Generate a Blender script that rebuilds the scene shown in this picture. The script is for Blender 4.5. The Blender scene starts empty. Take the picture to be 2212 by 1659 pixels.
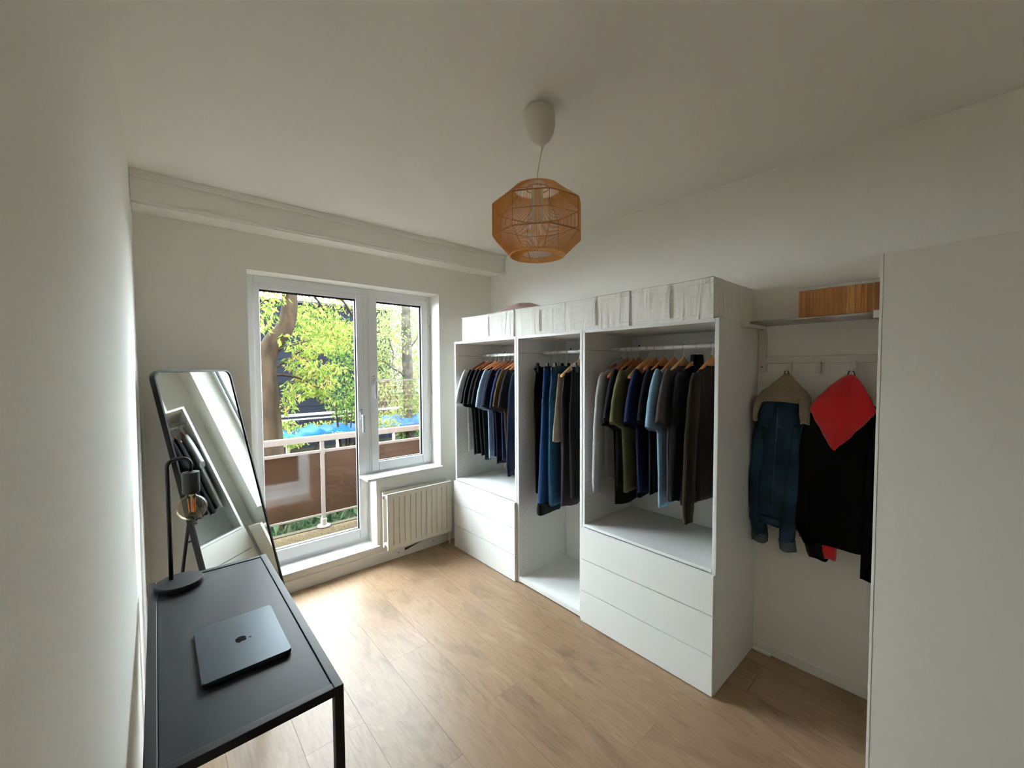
import bpy, math, random
from mathutils import Vector, Matrix
random.seed(7)
SC = bpy.context.scene
COL = SC.collection
sin, cos, pi = math.sin, math.cos, math.pi

# ------------------------------------------------------------------ camera
def set_camera():
    yaw, pitch, roll = [math.radians(v) for v in (41.226, 2.255, -0.303)]
    fw = Vector((sin(yaw)*cos(pitch), cos(yaw)*cos(pitch), -sin(pitch)))
    rt = Vector((cos(yaw), -sin(yaw), 0)); up = rt.cross(fw)
    R = cos(roll)*rt + sin(roll)*up
    U = -sin(roll)*rt + cos(roll)*up
    cam = bpy.data.cameras.new('camera'); ob = bpy.data.objects.new('camera', cam)
    COL.objects.link(ob)
    m = Matrix((R, U, -fw)).transposed().to_4x4()
    m.translation = Vector((0, 0, 1.587))
    ob.matrix_world = m
    cam.sensor_width = 36.0; cam.lens = 877.82/2212*36.0
    cam.clip_start = 0.01; cam.clip_end = 200
    SC.camera = ob
set_camera()

# ------------------------------------------------------------------ world, sun, exposure
W = bpy.data.worlds.new('sky'); SC.world = W; W.use_nodes = True
bg = W.node_tree.nodes['Background']
bg.inputs['Color'].default_value = (0.84, 0.93, 1.0, 1); bg.inputs['Strength'].default_value = 29.0
sl = bpy.data.lights.new('sun', 'SUN'); sl.energy = 13.0; sl.angle = math.radians(3); sl.color = (1, .95, .84)
so = bpy.data.objects.new('sun', sl); COL.objects.link(so)
so.rotation_euler = Vector((-0.35, -0.62, 0.85)).to_track_quat('Z', 'Y').to_euler()
SC.view_settings.view_transform = 'Standard'; SC.view_settings.look = 'None'
SC.view_settings.exposure = 0.40; SC.view_settings.gamma = 1.0
SC.view_settings.use_curve_mapping = False
SC.cycles.max_bounces = 14; SC.cycles.diffuse_bounces = 9; SC.cycles.transparent_max_bounces = 16
SC.cycles.glossy_bounces = 6

# ------------------------------------------------------------------ helpers
def lin(h):
    if isinstance(h, str):
        h = h.lstrip('#'); c = [int(h[i:i+2], 16)/255 for i in (0, 2, 4)]
    else: c = h
    return tuple((v/12.92 if v <= .04045 else ((v+.055)/1.055)**2.4) for v in c) + (1.0,)

EXT = .175      # outdoor base colours darkened so the strong sky does not overexpose them
def dim(c, f): return tuple(v*f for v in c[:3]) + (1.0,)
def mat(name, col, rough=.6, metal=0.0, bump=0.0, bscale=60, var=0.0, vscale=3.0, coat=0.0, spec=.5, sheen=0.0, stretch=None, f=1.0):
    m = bpy.data.materials.new(name); m.use_nodes = True
    nt = m.node_tree; b = nt.nodes['Principled BSDF']
    c = dim(lin(col), f)
    b.inputs['Base Color'].default_value = c
    b.inputs['Roughness'].default_value = rough; b.inputs['Metallic'].default_value = metal
    b.inputs['Specular IOR Level'].default_value = spec if f > .99 or spec < .5 or metal else spec*.08
    b.inputs['Coat Weight'].default_value = coat; b.inputs['Sheen Weight'].default_value = sheen
    tc = nt.nodes.new('ShaderNodeTexCoord')
    src = tc.outputs['Object']
    if stretch:
        mp = nt.nodes.new('ShaderNodeMapping'); mp.inputs['Scale'].default_value = stretch
        nt.links.new(src, mp.inputs[0]); src = mp.outputs[0]
    if var:
        n = nt.nodes.new('ShaderNodeTexNoise'); n.inputs['Scale'].default_value = vscale; n.inputs['Detail'].default_value = 5
        r = nt.nodes.new('ShaderNodeValToRGB')
        r.color_ramp.elements[0].position = .3; r.color_ramp.elements[1].position = .72
        r.color_ramp.elements[0].color = tuple(v*(1-var) for v in c[:3]) + (1,)
        r.color_ramp.elements[1].color = tuple(min(1, v*(1+var)) for v in c[:3]) + (1,)
        nt.links.new(src, n.inputs['Vector']); nt.links.new(n.outputs['Fac'], r.inputs[0]); nt.links.new(r.outputs[0], b.inputs['Base Color'])
    if bump:
        n = nt.nodes.new('ShaderNodeTexNoise'); n.inputs['Scale'].default_value = bscale; n.inputs['Detail'].default_value = 4
        bp = nt.nodes.new('ShaderNodeBump'); bp.inputs['Strength'].default_value = bump; bp.inputs['Distance'].default_value = .004
        nt.links.new(src, n.inputs['Vector']); nt.links.new(n.outputs['Fac'], bp.inputs['Height']); nt.links.new(bp.outputs[0], b.inputs['Normal'])
    return m

def glass_mat(name, tint=(1, 1, 1), refl=.07, rough=0.0):
    m = bpy.data.materials.new(name); m.use_nodes = True; nt = m.node_tree; nt.nodes.clear()
    o = nt.nodes.new('ShaderNodeOutputMaterial'); mx = nt.nodes.new('ShaderNodeMixShader')
    t = nt.nodes.new('ShaderNodeBsdfTransparent'); g = nt.nodes.new('ShaderNodeBsdfGlossy')
    lw = nt.nodes.new('ShaderNodeLayerWeight'); lw.inputs['Blend'].default_value = .25
    ad = nt.nodes.new('ShaderNodeMath'); ad.operation = 'MULTIPLY_ADD'; ad.inputs[1].default_value = .55; ad.inputs[2].default_value = refl*.4
    t.inputs[0].default_value = tuple(tint)+(1,); g.inputs['Roughness'].default_value = rough
    nt.links.new(lw.outputs['Facing'], ad.inputs[0])
    pw = nt.nodes.new('ShaderNodeMath'); pw.operation = 'POWER'; pw.inputs[1].default_value = 2.6
    nt.links.new(lw.outputs['Facing'], pw.inputs[0]); nt.links.new(pw.outputs[0], ad.inputs[0])
    nt.links.new(ad.outputs[0], mx.inputs[0]); nt.links.new(t.outputs[0], mx.inputs[1]); nt.links.new(g.outputs[0], mx.inputs[2])
    nt.links.new(mx.outputs[0], o.inputs[0])
    return m

class MB:
    def __init__(s): s.v = []; s.f = []
    def box(s, a, b):
        x0, y0, z0 = a; x1, y1, z1 = b; n = len(s.v)
        s.v += [(x, y, z) for z in (z0, z1) for y in (y0, y1) for x in (x0, x1)]
        s.f += [tuple(n+i for i in q) for q in ((0, 2, 3, 1), (4, 5, 7, 6), (0, 1, 5, 4), (2, 6, 7, 3), (0, 4, 6, 2), (1, 3, 7, 5))]
        return s
    def ring_loft(s, rings, cap=True, closed=True):
        n = len(s.v); k = len(rings[0])
        for r in rings: s.v += [tuple(p) for p in r]
        for i in range(len(rings)-1):
            for j in range(k if closed else k-1):
                a = n+i*k+j; b = n+i*k+(j+1) % k
                s.f.append((a, b, b+k, a+k))
        if cap and closed:
            s.f.append(tuple(n+j for j in range(k))[::-1]); s.f.append(tuple(n+(len(rings)-1)*k+j for j in range(k)))
        return s
    def tube(s, pts, r, k=8, cap=True):
        pts = [Vector(p) for p in pts]; rings = []
        rr = r if isinstance(r, (list, tuple)) else [r]*len(pts)
        t0 = (pts[1]-pts[0]).normalized()
        ref = Vector((0, 0, 1)) if abs(t0.z) < .9 else Vector((1, 0, 0))
        u = t0.cross(ref).normalized()
        for i, p in enumerate(pts):
            a = pts[max(0, i-1)]; b = pts[min(len(pts)-1, i+1)]
            t = (b-a).normalized(); u = (u-t*u.dot(t)).normalized(); w = t.cross(u)
            rings.append([p+(u*cos(2*pi*j/k)+w*sin(2*pi*j/k))*rr[i] for j in range(k)])
        return s.ring_loft(rings, cap)
    def lathe(s, prof, c=(0, 0, 0), k=32, cap=True):
        rings = [[(c[0]+r*cos(2*pi*j/k), c[1]+r*sin(2*pi*j/k), c[2]+z) for j in range(k)] for r, z in prof]
        return s.ring_loft(rings, cap)
    def prism(s, pts, axis, a, b):
        # pts 2D outline, extruded along axis between a and b
        def P(u, v, w): return {'x': (w, u, v), 'y': (u, w, v), 'z': (u, v, w)}[axis]
        return s.ring_loft([[P(u, v, a) for u, v in pts], [P(u, v, b) for u, v in pts]])
    def obj(s, name, m, parent=None, bevel=0.0, smooth=False, seg=2, link=True):
        me = bpy.data.meshes.new(name); me.from_pydata(s.v, [], s.f); me.update()
        import bmesh
        bm = bmesh.new(); bm.from_mesh(me); bmesh.ops.recalc_face_normals(bm, faces=bm.faces); bm.to_mesh(me); bm.free()
        me.materials.append(m)
        if smooth: me.polygons.foreach_set('use_smooth', [True]*len(me.polygons))
        o = bpy.data.objects.new(name, me); COL.objects.link(o)
        if parent: o.parent = parent
        if bevel:
            md = o.modifiers.new('bevel', 'BEVEL'); md.width = bevel; md.segments = seg; md.limit_method = 'ANGLE'; md.angle_limit = .6
            me.polygons.foreach_set('use_smooth', [True]*len(me.polygons))
            wn = o.modifiers.new('wn', 'WEIGHTED_NORMAL'); wn.keep_sharp = False
        return o

def bx(a, b): return MB().box(a, b)
def tag(o, label, cat=None, group=None, kind=None):
    o['label'] = label
    if cat: o['category'] = cat
    if group: o['group'] = group
    if kind: o['kind'] = kind
    return o
def thing(name, label, cat, loc=(0, 0, 0), rotz=0, group=None, kind=None):
    o = bpy.data.objects.new(name, None); COL.objects.link(o); o.empty_display_size = .05
    o.location = loc; o.rotation_euler = (0, 0, rotz)
    return tag(o, label, cat, group, kind)
def struct(o, label=None):
    o['kind'] = 'structure'
    if label: o['label'] = label
    return o

# ------------------------------------------------------------------ dimensions
XL, XR, YW, YB, YO, H = -.075, 2.507, 3.17, -1.6, 3.45, 2.64

M_wall = mat('wall_paint', (.948, .942, .916), .75, bump=.12, bscale=180)
M_ceil = mat('ceiling_paint', (.955, .952, .94), .85, bump=.08, bscale=90)
M_trim = mat('trim_paint', (.945, .94, .92), .45)
M_upvc = mat('window_plastic', (.94, .95, .955), .3)
M_lam = mat('white_laminate', (.905, .91, .90), .35, bump=.02, bscale=200)
M_lam2 = mat('white_front', (.915, .92, .91), .3)
M_blackmetal = mat('black_metal', (.048, .048, .056), .45, spec=.3)
M_blackpanel = mat('black_panel', (.062, .066, .07), .45, spec=.25, bump=.03, bscale=400)
M_black = mat('black_plastic', (.04, .04, .045), .5)
M_steel = mat('steel', (.75, .75, .74), .25, metal=1)
M_darksteel = mat('dark_steel', (.35, .33, .3), .4, metal=.8)
M_rubber = mat('gasket', (.05, .05, .05), .6)
M_glass = glass_mat('clear_glass', (.97, .985, .98), .05)

# ------------------------------------------------------------------ room shell
w = MB()
w.box((XL-.3, YW, -.2), (.467, YO, H+.2)); w.box((1.915, YW, -.2), (XR+.3, YO, H+.2))
w.box((.467, YW, 2.245), (1.915, YO, H+.2)); w.box((.467, YW, -.2), (1.313, YO, .13)); w.box((1.313, YW, -.2), (1.915, YO, .69))
struct(w.obj('wall_back', M_wall), 'white window wall around the balcony door opening')
struct(bx((XL-.3, YB, -.2), (XL, YW, H+.2)).obj('wall_left', M_wall), 'plain white wall along the left beside the desk')
struct(bx((XR, YB, -.2), (XR+.3, YW, H+.2)).obj('wall_right', M_wall), 'white wall behind the wardrobes and coat rack')
struct(bx((XL-.3, YB-.3, -.2), (XR+.3, YB, H+.2)).obj('wall_front', M_wall), 'white wall behind the camera')
struct(bx((XL, YB, H), (XR, YW, H+.2)).obj('ceiling', M_ceil), 'plain white ceiling')

# brick outer skin of the building, mirrored faintly in the balcony panels
mb = bpy.data.materials.new('facade_brick'); mb.use_nodes = True; nt = mb.node_tree; b = nt.nodes['Principled BSDF']
tc = nt.nodes.new('ShaderNodeTexCoord'); mp = nt.nodes.new('ShaderNodeMapping'); mp.inputs['Rotation'].default_value = (pi/2, 0, 0)
br = nt.nodes.new('ShaderNodeTexBrick'); br.inputs['Color1'].default_value = lin('8a6048'); br.inputs['Color2'].default_value = lin('6f4a38'); br.inputs['Mortar'].default_value = lin('a99c8c')
br.inputs['Scale'].default_value = 1; br.inputs['Brick Width'].default_value = .22; br.inputs['Row Height'].default_value = .065; br.inputs['Mortar Size'].default_value = .006
nt.links.new(tc.outputs['Object'], mp.inputs[0]); nt.links.new(mp.outputs[0], br.inputs[0]); nt.links.new(br.outputs[0], b.inputs['Base Color']); b.inputs['Roughness'].default_value = .85
w = MB()
w.box((-3.5, YO, -1.2), (.45, YO+.1, 3.1)); w.box((1.93, YO, -1.2), (7, YO+.1, 3.1)); w.box((.45, YO, 2.26), (1.93, YO+.1, 3.1)); w.box((.45, YO, -1.2), (1.33, YO+.1, .05)); w.box((1.33, YO, -1.2), (1.93, YO+.1, .68))
struct(w.obj('wall_outer', mb), 'brown brick outer face of the building')

# ceiling beam with crown strip and curtain track
bm_ = bx((XL, 2.945, 2.482), (XR, YW, H)).obj('trim_1', M_wall, bevel=.006)
struct(bm_, 'boxed beam under the ceiling over the balcony door')
bx((XL, 2.925, 2.605), (XR, 2.945, H)).obj('crown_strip', M_wall, bm_, bevel=.004)
bx((XL, 2.938, 2.478), (XR, 2.950, 2.492)).obj('track', M_trim, bm_, bevel=.002)
bx((XL, 2.956, 2.470), (XR, 2.970, 2.482)).obj('track', M_trim, bm_, bevel=.002)

# ------------------------------------------------------------------ floor: planks one by one
mf = bpy.data.materials.new('oak_vinyl'); mf.use_nodes = True; nt = mf.node_tree; b = nt.nodes['Principled BSDF']
geo = nt.nodes.new('ShaderNodeNewGeometry'); oi = nt.nodes.new('ShaderNodeObjectInfo')
cmb = nt.nodes.new('ShaderNodeVectorMath'); cmb.operation = 'SCALE'; cmb.inputs[3].default_value = 37.0
cx = nt.nodes.new('ShaderNodeCombineXYZ'); nt.links.new(oi.outputs['Random'], cx.inputs[0]); nt.links.new(oi.outputs['Random'], cx.inputs[1])
nt.links.new(cx.outputs[0], cmb.inputs[0])
ad = nt.nodes.new('ShaderNodeVectorMath'); nt.links.new(geo.outputs['Position'], ad.inputs[0]); nt.links.new(cmb.outputs[0], ad.inputs[1])
def noise(scale, sx, sy, det=6, dist=0.0, rough=.55):
    mp = nt.nodes.new('ShaderNodeMapping'); mp.inputs['Scale'].default_value = (sx, sy, 1); nt.links.new(ad.outputs[0], mp.inputs[0])
    n = nt.nodes.new('ShaderNodeTexNoise'); n.inputs['Scale'].default_value = scale; n.inputs['Detail'].default_value = det; n.inputs['Distortion'].default_value = dist; n.inputs['Roughness'].default_value = rough
    nt.links.new(mp.outputs[0], n.inputs['Vector']); return n.outputs['Fac']
n1 = noise(1.7, 2.6, .8, 4, 2.2); n2 = noise(4, 8, 1.1, 9, 2.2, .66); n3 = noise(11, 9, .35, 5, .6)
def ramp(fac, stops):
    r = nt.nodes.new('ShaderNodeValToRGB'); nt.links.new(fac, r.inputs[0]); e = r.color_ramp.elements
    e[0].position, e[0].color = stops[0][0], lin(stops[0][1]); e[1].position, e[1].color = stops[-1][0], lin(stops[-1][1])
    for p, c in stops[1:-1]:
        q = e.new(p); q.color = lin(c)
    return r.outputs[0]
c1 = ramp(n1, [(.28, '5f4025'), (.40, '8f6a44'), (.50, 'b08a62'), (.60, 'a57d54'), (.72, 'd0b08a')])
c2 = ramp(n2, [(.30, '7a5a3c'), (.46, 'c3a17c'), (.7, 'd9bb98')])
c3 = ramp(n3, [(.3, 'b9a184'), (.7, 'dcc4a4')])
def mix(a, c, f, mode='MULTIPLY'):
    m = nt.nodes.new('ShaderNodeMix'); m.data_type = 'RGBA'; m.blend_type = mode; m.inputs[0].default_value = f
    nt.links.new(a, m.inputs[6]); nt.links.new(c, m.inputs[7]); return m.outputs[2]
cc = mix(c1, c2, .38, 'MIX'); cc = mix(cc, c3, .25, 'MIX')
hv = nt.nodes.new('ShaderNodeHueSaturation'); mr = nt.nodes.new('ShaderNodeMapRange'); mr.inputs[3].default_value = .53; mr.inputs[4].default_value = .58; hv.inputs['Saturation'].default_value = 1.0; hv.inputs['Hue'].default_value = .496
nt.links.new(oi.outputs['Random'], mr.inputs[0]); nt.links.new(mr.outputs[0], hv.inputs['Value']); nt.links.new(cc, hv.inputs['Color'])
nt.links.new(hv.outputs[0], b.inputs['Base Color']); b.inputs['Roughness'].default_value = .42; b.inputs['Specular IOR Level'].default_value = .4
bp = nt.nodes.new('ShaderNodeBump'); bp.inputs['Strength'].default_value = .15; bp.inputs['Distance'].default_value = .002; nt.links.new(n3, bp.inputs['Height']); nt.links.new(bp.outputs[0], b.inputs['Normal'])

M_sub = mat('subfloor', (.33, .25, .18), .9)
floor = struct(bx((XL, YB, -.2), (XR, YW, -.006)).obj('floor', M_sub), 'light oak vinyl plank floor')
PW, G = .2445, .0005
xs = [.659+(i-3)*PW for i in range(0, 12)]
joints = {2: [.55, 1.77], 3: [-.0, 1.35, 2.576], 4: [.83, 2.047], 5: [.25, 1.483, 2.7], 1: [1.1, 2.3], 6: [.9, 2.25], 7: [.4, 1.7, 2.95], 8: [.1, 1.2, 2.5], 9: [.7, 1.95], 10: [.3, 1.5, 2.8], 0: [.2, 1.5, 2.7]}
for i in range(0, 11):
    x0 = max(XL, xs[i]); x1 = min(XR, xs[i]+PW)
    if x1-x0 < .01: continue
    ys = [YB]+[j for j in joints.get(i, [1.0])]+[YW]
    for a, c in zip(ys, ys[1:]):
        bx((x0+G, a+.0003, -.006), (x1-G, c-.0003, 0)).obj('plank', mf, floor)

# ------------------------------------------------------------------ baseboards
def bboard(name, a, c, lab):
    return struct(bx(a, c).obj(name, M_trim, bevel=.003), lab)
bb = bboard('baseboard_back', (XL, YW-.014, 0), (1.95, YW, .088), 'white skirting board under the balcony door and radiator')
MB().prism([(1.545, .066), (1.72, .084), (1.545, .046)], 'y', YW-.0155, YW-.0138).obj('slot', M_black, bb)
for x, z in ((1.49, .045), (1.82, .05)):
    bx((x-.004, YW-.0165, z-.004), (x+.004, YW-.0138, z+.004)).obj('screw', M_darksteel, bb, bevel=.001)
bboard('baseboard_left', (XL, YB, 0), (XL+.012, YW-.014, .07), 'white skirting board along the left wall')
struct(bx((XR-.030, .700, 0), (XR-.0125, .788, .014)).obj('trim_5', M_trim, bevel=.002), 'short loose skirting strip on the floor beside the wardrobe')
rb = bboard('baseboard_right', (XR-.012, .24, 0), (XR, .77, .055), 'white skirting board in the coat niche')
struct(bx((XL, 3.135, 0), (XL+.014, 3.150, 1.545)).obj('trim_2', M_trim, bevel=.003), 'narrow white strip standing in the far left corner')

# ------------------------------------------------------------------ door_1 (balcony door) and window_1
def rect_frame(x0, x1, z0, z1, wl, wr, wb, wt, y0, y1):
    m = MB()
    m.box((x0, y0, z0), (x0+wl, y1, z1)); m.box((x1-wr, y0, z0), (x1, y1, z1))
    m.box((x0+wl, y0, z0), (x1-wr, y1, z0+wb)); m.box((x0+wl, y0, z1-wt), (x1-wr, y1, z1))
    return m
door = thing('door_1', 'white balcony door with one tall glass pane', 'door', (0, 0, 0), kind='structure')
rect_frame(.467, 1.328, .13, 2.245, .062, .040, .055, .055, 3.332, 3.40).obj('door_frame', M_upvc, door, bevel=.004)
rect_frame(.522, 1.293, .18, 2.195, .040, .060, .085, .045, 3.318, 3.385).obj('sash', M_upvc, door, bevel=.007)
rect_frame(.560, 1.236, .262, 2.153, .006, .012, .007, .016, 3.334, 3.350).obj('gasket', M_rubber, door)
bx((.560, 3.350, .262), (1.236, 3.356, 2.153)).obj('glass_pane', M_glass, door)
win = thing('window_1', 'white casement window with one tall glass pane beside the balcony door', 'window', (0, 0, 0), kind='structure')
rect_frame(1.328, 1.915, .69, 2.245, .022, .040, .035, .055, 3.332, 3.40).obj('window_frame', M_upvc, win, bevel=.004)
rect_frame(1.343, 1.885, .722, 2.195, .064, .064, .080, .045, 3.318, 3.385).obj('sash', M_upvc, win, bevel=.007)
rect_frame(1.404, 1.824, .800, 2.153, .006, .016, .008, .016, 3.334, 3.350).obj('gasket', M_rubber, win)
bx((1.404, 3.350, .800), (1.824, 3.356, 2.153)).obj('glass_pane', M_glass, win)
M_alu = mat('handle_metal', (.80, .81, .82), .3, metal=.7)
def handle(x, z, par):
    h = bx((x-.014, 3.308, z-.035), (x+.014, 3.319, z+.035)).obj('handle', M_alu, par, bevel=.003)
    bx((x-.008, 3.275, z-.010), (x+.008, 3.308, z+.012)).obj('lever', M_alu, h, bevel=.003)
    bx((x-.008, 3.272, z-.135), (x+.010, 3.286, z+.012)).obj('grip', M_alu, h, bevel=.004)
    MB().tube([(x, 3.316, z+.05), (x, 3.3185, z+.05)], .005, 10).obj('screw', M_darksteel, h)
handle(1.262, 1.20, door); handle(1.372, 1.475, win)
for z in (2.02, 1.40, .86):
    MB().tube([(1.893, 3.312, z-.035), (1.893, 3.312, z+.035)], .008, 10).obj('hinge', M_upvc, win)

# marble sill and step
M_marble = mat('sill_stone', (.90, .905, .90), .3, var=.06, vscale=6)
struct(bx((1.235, 3.148, .688), (1.93, 3.335, .708)).obj('trim_3', M_marble, bevel=.003), 'white stone window sill over the radiator')
struct(bx((.440, 3.148, .128), (1.335, 3.335, .150)).obj('trim_4', M_marble, bevel=.003), 'white stone step below the balcony door')

# ------------------------------------------------------------------ radiator
M_rad = mat('radiator_enamel', (.86, .845, .79), .35)
rad = thing('radiator', 'cream ribbed panel radiator under the small window', 'radiator', (1.65, 3.09, .1))
def rad_panel(y0, y1, name):
    m = MB(); x0, x1, z0, z1 = 1.350, 1.945, .135, .588
    n = 12; pitch = (x1-x0)/n
    prof = []
    N = 144
    for i in range(N+1):
        x = x0+(x1-x0)*i/N; ph = ((x-x0)/pitch+.5) % 1.0
        d = .010*max(0, 1-abs(ph-.5)/.10) if x0+.02 < x < x1-.02 else 0
        prof.append((x, d))
    zs = [z0, z0+.03, z0+.045, z1-.045, z1-.03, z1]
    fz = [0, 0, 1, 1, 0, 0]
    rings = []
    for z, f in zip(zs, fz):
        r = [(x, y0+d*f, z) for x, d in prof]; r += [(x1, y1, z), (x0, y1, z)]
        rings.append(r)
    m.ring_loft(rings)
    return m.obj(name, M_rad, rad)
for o in (rad_panel(3.045, 3.062, 'front_panel'), rad_panel(3.128, 3.145, 'rear_panel')):
    o.location = (-1.65, -3.09, -.1)
def rp(o): o.location = (-1.65, -3.09, -.1); return o
for z in (.165, .555):
    m = MB(); m.tube([(1.365, 3.04+.02, z), (1.365, 3.13, z)], .016, 12); rp(m.obj('connector', M_trim, rad, smooth=True))
m = MB(); m.tube([(1.36, 3.095, .555), (1.335, 3.095, .555)], .012, 10); rp(m.obj('bleed_valve', M_steel, rad))
m = MB(); m.tube([(1.36, 3.095, .165), (1.335, 3.095, .165)], .014, 10); rp(m.obj('plug', M_trim, rad))
m = MB(); m.tube([(1.952, 3.095, 0), (1.952, 3.095, .56)], .007, 10); rp(m.obj('pipe', M_trim, rad, smooth=True))
m = MB(); m.tube([(1.938, 3.095, .5), (1.963, 3.095, .5)], .016, 12); rp(m.obj('valve', M_darksteel, rad, smooth=True))
m = MB(); m.box((1.37, 3.062, .15), (1.93, 3.066, .57)); rp(m.obj('convector', M_rad, rad))
for x in (1.45, 1.86): rp(bx((x-.01, 3.145, .2), (x+.01, YW, .55)).obj('wall_bracket', M_rad, rad))

# ------------------------------------------------------------------ wardrobes
XF, XD = 1.979, 1.957      # front of frame, front of drawers
XB = XR-.004
T = .019
def wardrobe(y0, y1, label, drawers):
    """y0 near, y1 far"""
    t = thing('wardrobe', label, 'wardrobe', ((XF+XB)/2, (y0+y1)/2, 0), group='open white wardrobe units')
    ox, oy = (XF+XB)/2, (y0+y1)/2
    def P(a, c, name, m=M_lam, bevel=.0015):
        o = bx((a[0]-ox, a[1]-oy, a[2]), (c[0]-ox, c[1]-oy, c[2])).obj(name, m, t, bevel=bevel, seg=1); return o
    zt = 1.817; zb = .028
    P((XF, y0, .0), (XB, y0+T, zt), 'side_panel'); P((XF, y1-T, .0), (XB, y1, zt), 'side_panel')
    P((XF, y0+T, zt-T), (XB, y1-T, zt), 'top_panel')
    P((XB-.008, y0+T, zb), (XB, y1-T, zt-T), 'back_panel')
    P((XF, y0+T, zb-.02), (XB-.008, y1-T, zb+T-.004), 'bottom_panel')
    if drawers:
        P((XF-.002, y0+T, .597), (XB-.008, y1-T, .615), 'shelf')
        for k in range(3):
            o = P((XD, y0+.0015, .004+k*.1985), (XF-.0005, y1-.0015, .1985+k*.1985-.001), 'drawer', M_lam2, .0015)
    # rail
    m = MB(); m.tube([(2.245-ox, y0+T-oy, 1.700), (2.245-ox, y1-T-oy, 1.700)], .0125, 14); m.obj('clothes_rail', M_lam2, t, smooth=True)
    m = MB(); m.tube([(XB-.012-ox, y1-.075-oy, 1.735), (XB-.008-ox, y1-.075-oy, 1.735)], .006, 10); m.obj('screw', M_black, t)
    m = MB()
    for yy in (y1-T-.001,):
        m.box((XF+.018-ox, yy-.0008-oy, 1.694), (2.24-ox, yy-oy, 1.697))
    m.obj('rail_groove', mat('shadow_groove', (.62, .62, .6), .6), t)
    m = MB()
    for yy, s in ((y1-T, -1),):
        for col in (XF+.04, XF+.44):
            for k in range(34):
                z = .65+k*.032 if drawers else .10+k*.05
                if z > 1.78: break
                m.box((col-.0022-ox, yy-.0006-oy, z), (col+.0022-ox, yy+.0002-oy, z+.0045))
    o = m.obj('shelf_pin_hole', mat('pin_hole', (.45, .45, .43), .7), t); o['kind'] = 'stuff'
    return t
wardrobe(2.211, 3.024, 'white wardrobe with drawers nearest the window, full of t-shirts', True)
wardrobe(1.600, 2.207, 'narrow white wardrobe without drawers in the middle, holding trousers', False)
wardrobe(.792, 1.597, 'white wardrobe with drawers nearest the coat rack', True)

# ------------------------------------------------------------------ soft storage boxes on top
mfab = bpy.data.materials.new('white_box_fabric'); mfab.use_nodes = True; nt = mfab.node_tree; b = nt.nodes['Principled BSDF']
b.inputs['Base Color'].default_value = lin((.95, .945, .925)); b.inputs['Roughness'].default_value = .85
b.inputs['Sheen Weight'].default_value = .2
tc = nt.nodes.new('ShaderNodeTexCoord'); mp = nt.nodes.new('ShaderNodeMapping'); mp.inputs['Scale'].default_value = (18, 18, 2)
n = nt.nodes.new('ShaderNodeTexNoise'); n.inputs['Scale'].default_value = 1.2; n.inputs['Detail'].default_value = 3; n.inputs['Distortion'].default_value = .8
bp = nt.nodes.new('ShaderNodeBump'); bp.inputs['Strength'].default_value = .8; bp.inputs['Distance'].default_value = .016
nt.links.new(tc.outputs['Object'], mp.inputs[0]); nt.links.new(mp.outputs[0], n.inputs['Vector']); nt.links.new(n.outputs['Fac'], bp.inputs['Height']); nt.links.new(bp.outputs[0], b.inputs['Normal'])
def soft_box(y0, y1, x0, x1, h, label, straps, seed, sag=0.004):
    rnd = random.Random(seed)
    cy, cx_ = (y0+y1)/2, (x0+x1)/2; L, D = (y1-y0)/2, (x1-x0)/2
    t = thing('storage_box', label, 'storage box', (cx_, cy, 1.8175), group='white fabric boxes on the wardrobes')
    def ringat(z, grow):
        pts = []
        nn = 24
        per = [(-D, -L, 0, 1), (-D, L, 1, 0), (D, L, 0, -1), (D, -L, -1, 0)]
        for i in range(4):
            ax, ay = per[i][:2]; bx_, by = per[(i+1) % 4][:2]
            for k in range(nn):
                f = k/nn; x = ax+(bx_-ax)*f; y = ay+(by-ay)*f
                e = sin(pi*f)*grow
                nx, ny = per[i][3]*-1, per[i][2]
                nx, ny = (-1, 0) if i == 0 else (0, 1) if i == 1 else (1, 0) if i == 2 else (0, -1)
                wv = .0012*sin(f*31+z*40+i+seed)
                pts.append((x+nx*(e+wv), y+ny*(e+wv), z))
        return pts
    zs = [(0, 0), (.01, .0), (.06, .004), (.12, .005), (h-.035, .003), (h-.008, -.001), (h, -.004)]
    m = MB(); rings = []
    for z, g in zs:
        r = ringat(z, g)
        if z > .1: r = [(x, y, zz-sag*sin(pi*min(1, max(0, (y+L)/(2*L))))*(z/h)) for x, y, zz in r]
        rings.append(r)
    rings.append([(x*.97, y*.985, zz+.001) for x, y, zz in rings[-1]])
    m.ring_loft(rings); body = m.obj('box_body', mfab, t, smooth=False)
    # piping at the top and a hem band low down
    for zz, name, rr in ((h-.001, 'piping', .0028), (h-.028, 'hem', .0012), (.022, 'hem', .0012)):
        m = MB(); m.tube([(-D-.0035, -L+2*L*k/16, zz-(sag*sin(pi*k/16) if zz > .1 else 0)) for k in range(17)], rr, 6); m.obj(name, mfab, t, smooth=True)
    for e in (-L, L):
        m = MB(); m.tube([(-D-.001, e, .004), (-D-.001, e, h-.003)], .0022, 6); m.obj('seam', mfab, t, smooth=True)
    for s in straps:
        yy = s-cy
        m = MB(); r = []
        for k in range(9):
            z = .02+(h-.045)*k/8; out = .0075+.006*sin(pi*k/8)
            r.append([(-D-out-.0015, yy-.011, z), (-D-out-.0015, yy+.011, z), (-D-out+.001, yy+.011, z), (-D-out+.001, yy-.011, z)])
        m.ring_loft(r); m.obj('pull_strap', mfab, t)
    return t
soft_box(2.240, 2.905, 1.984, 2.48, .197, 'white fabric box with one pull strap on the wardrobe nearest the window', [2.545], 1)
soft_box(1.275, 2.222, 1.984, 2.48, .194, 'long white fabric box with two pull straps, middle of the row', [1.978, 1.51], 2)
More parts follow.
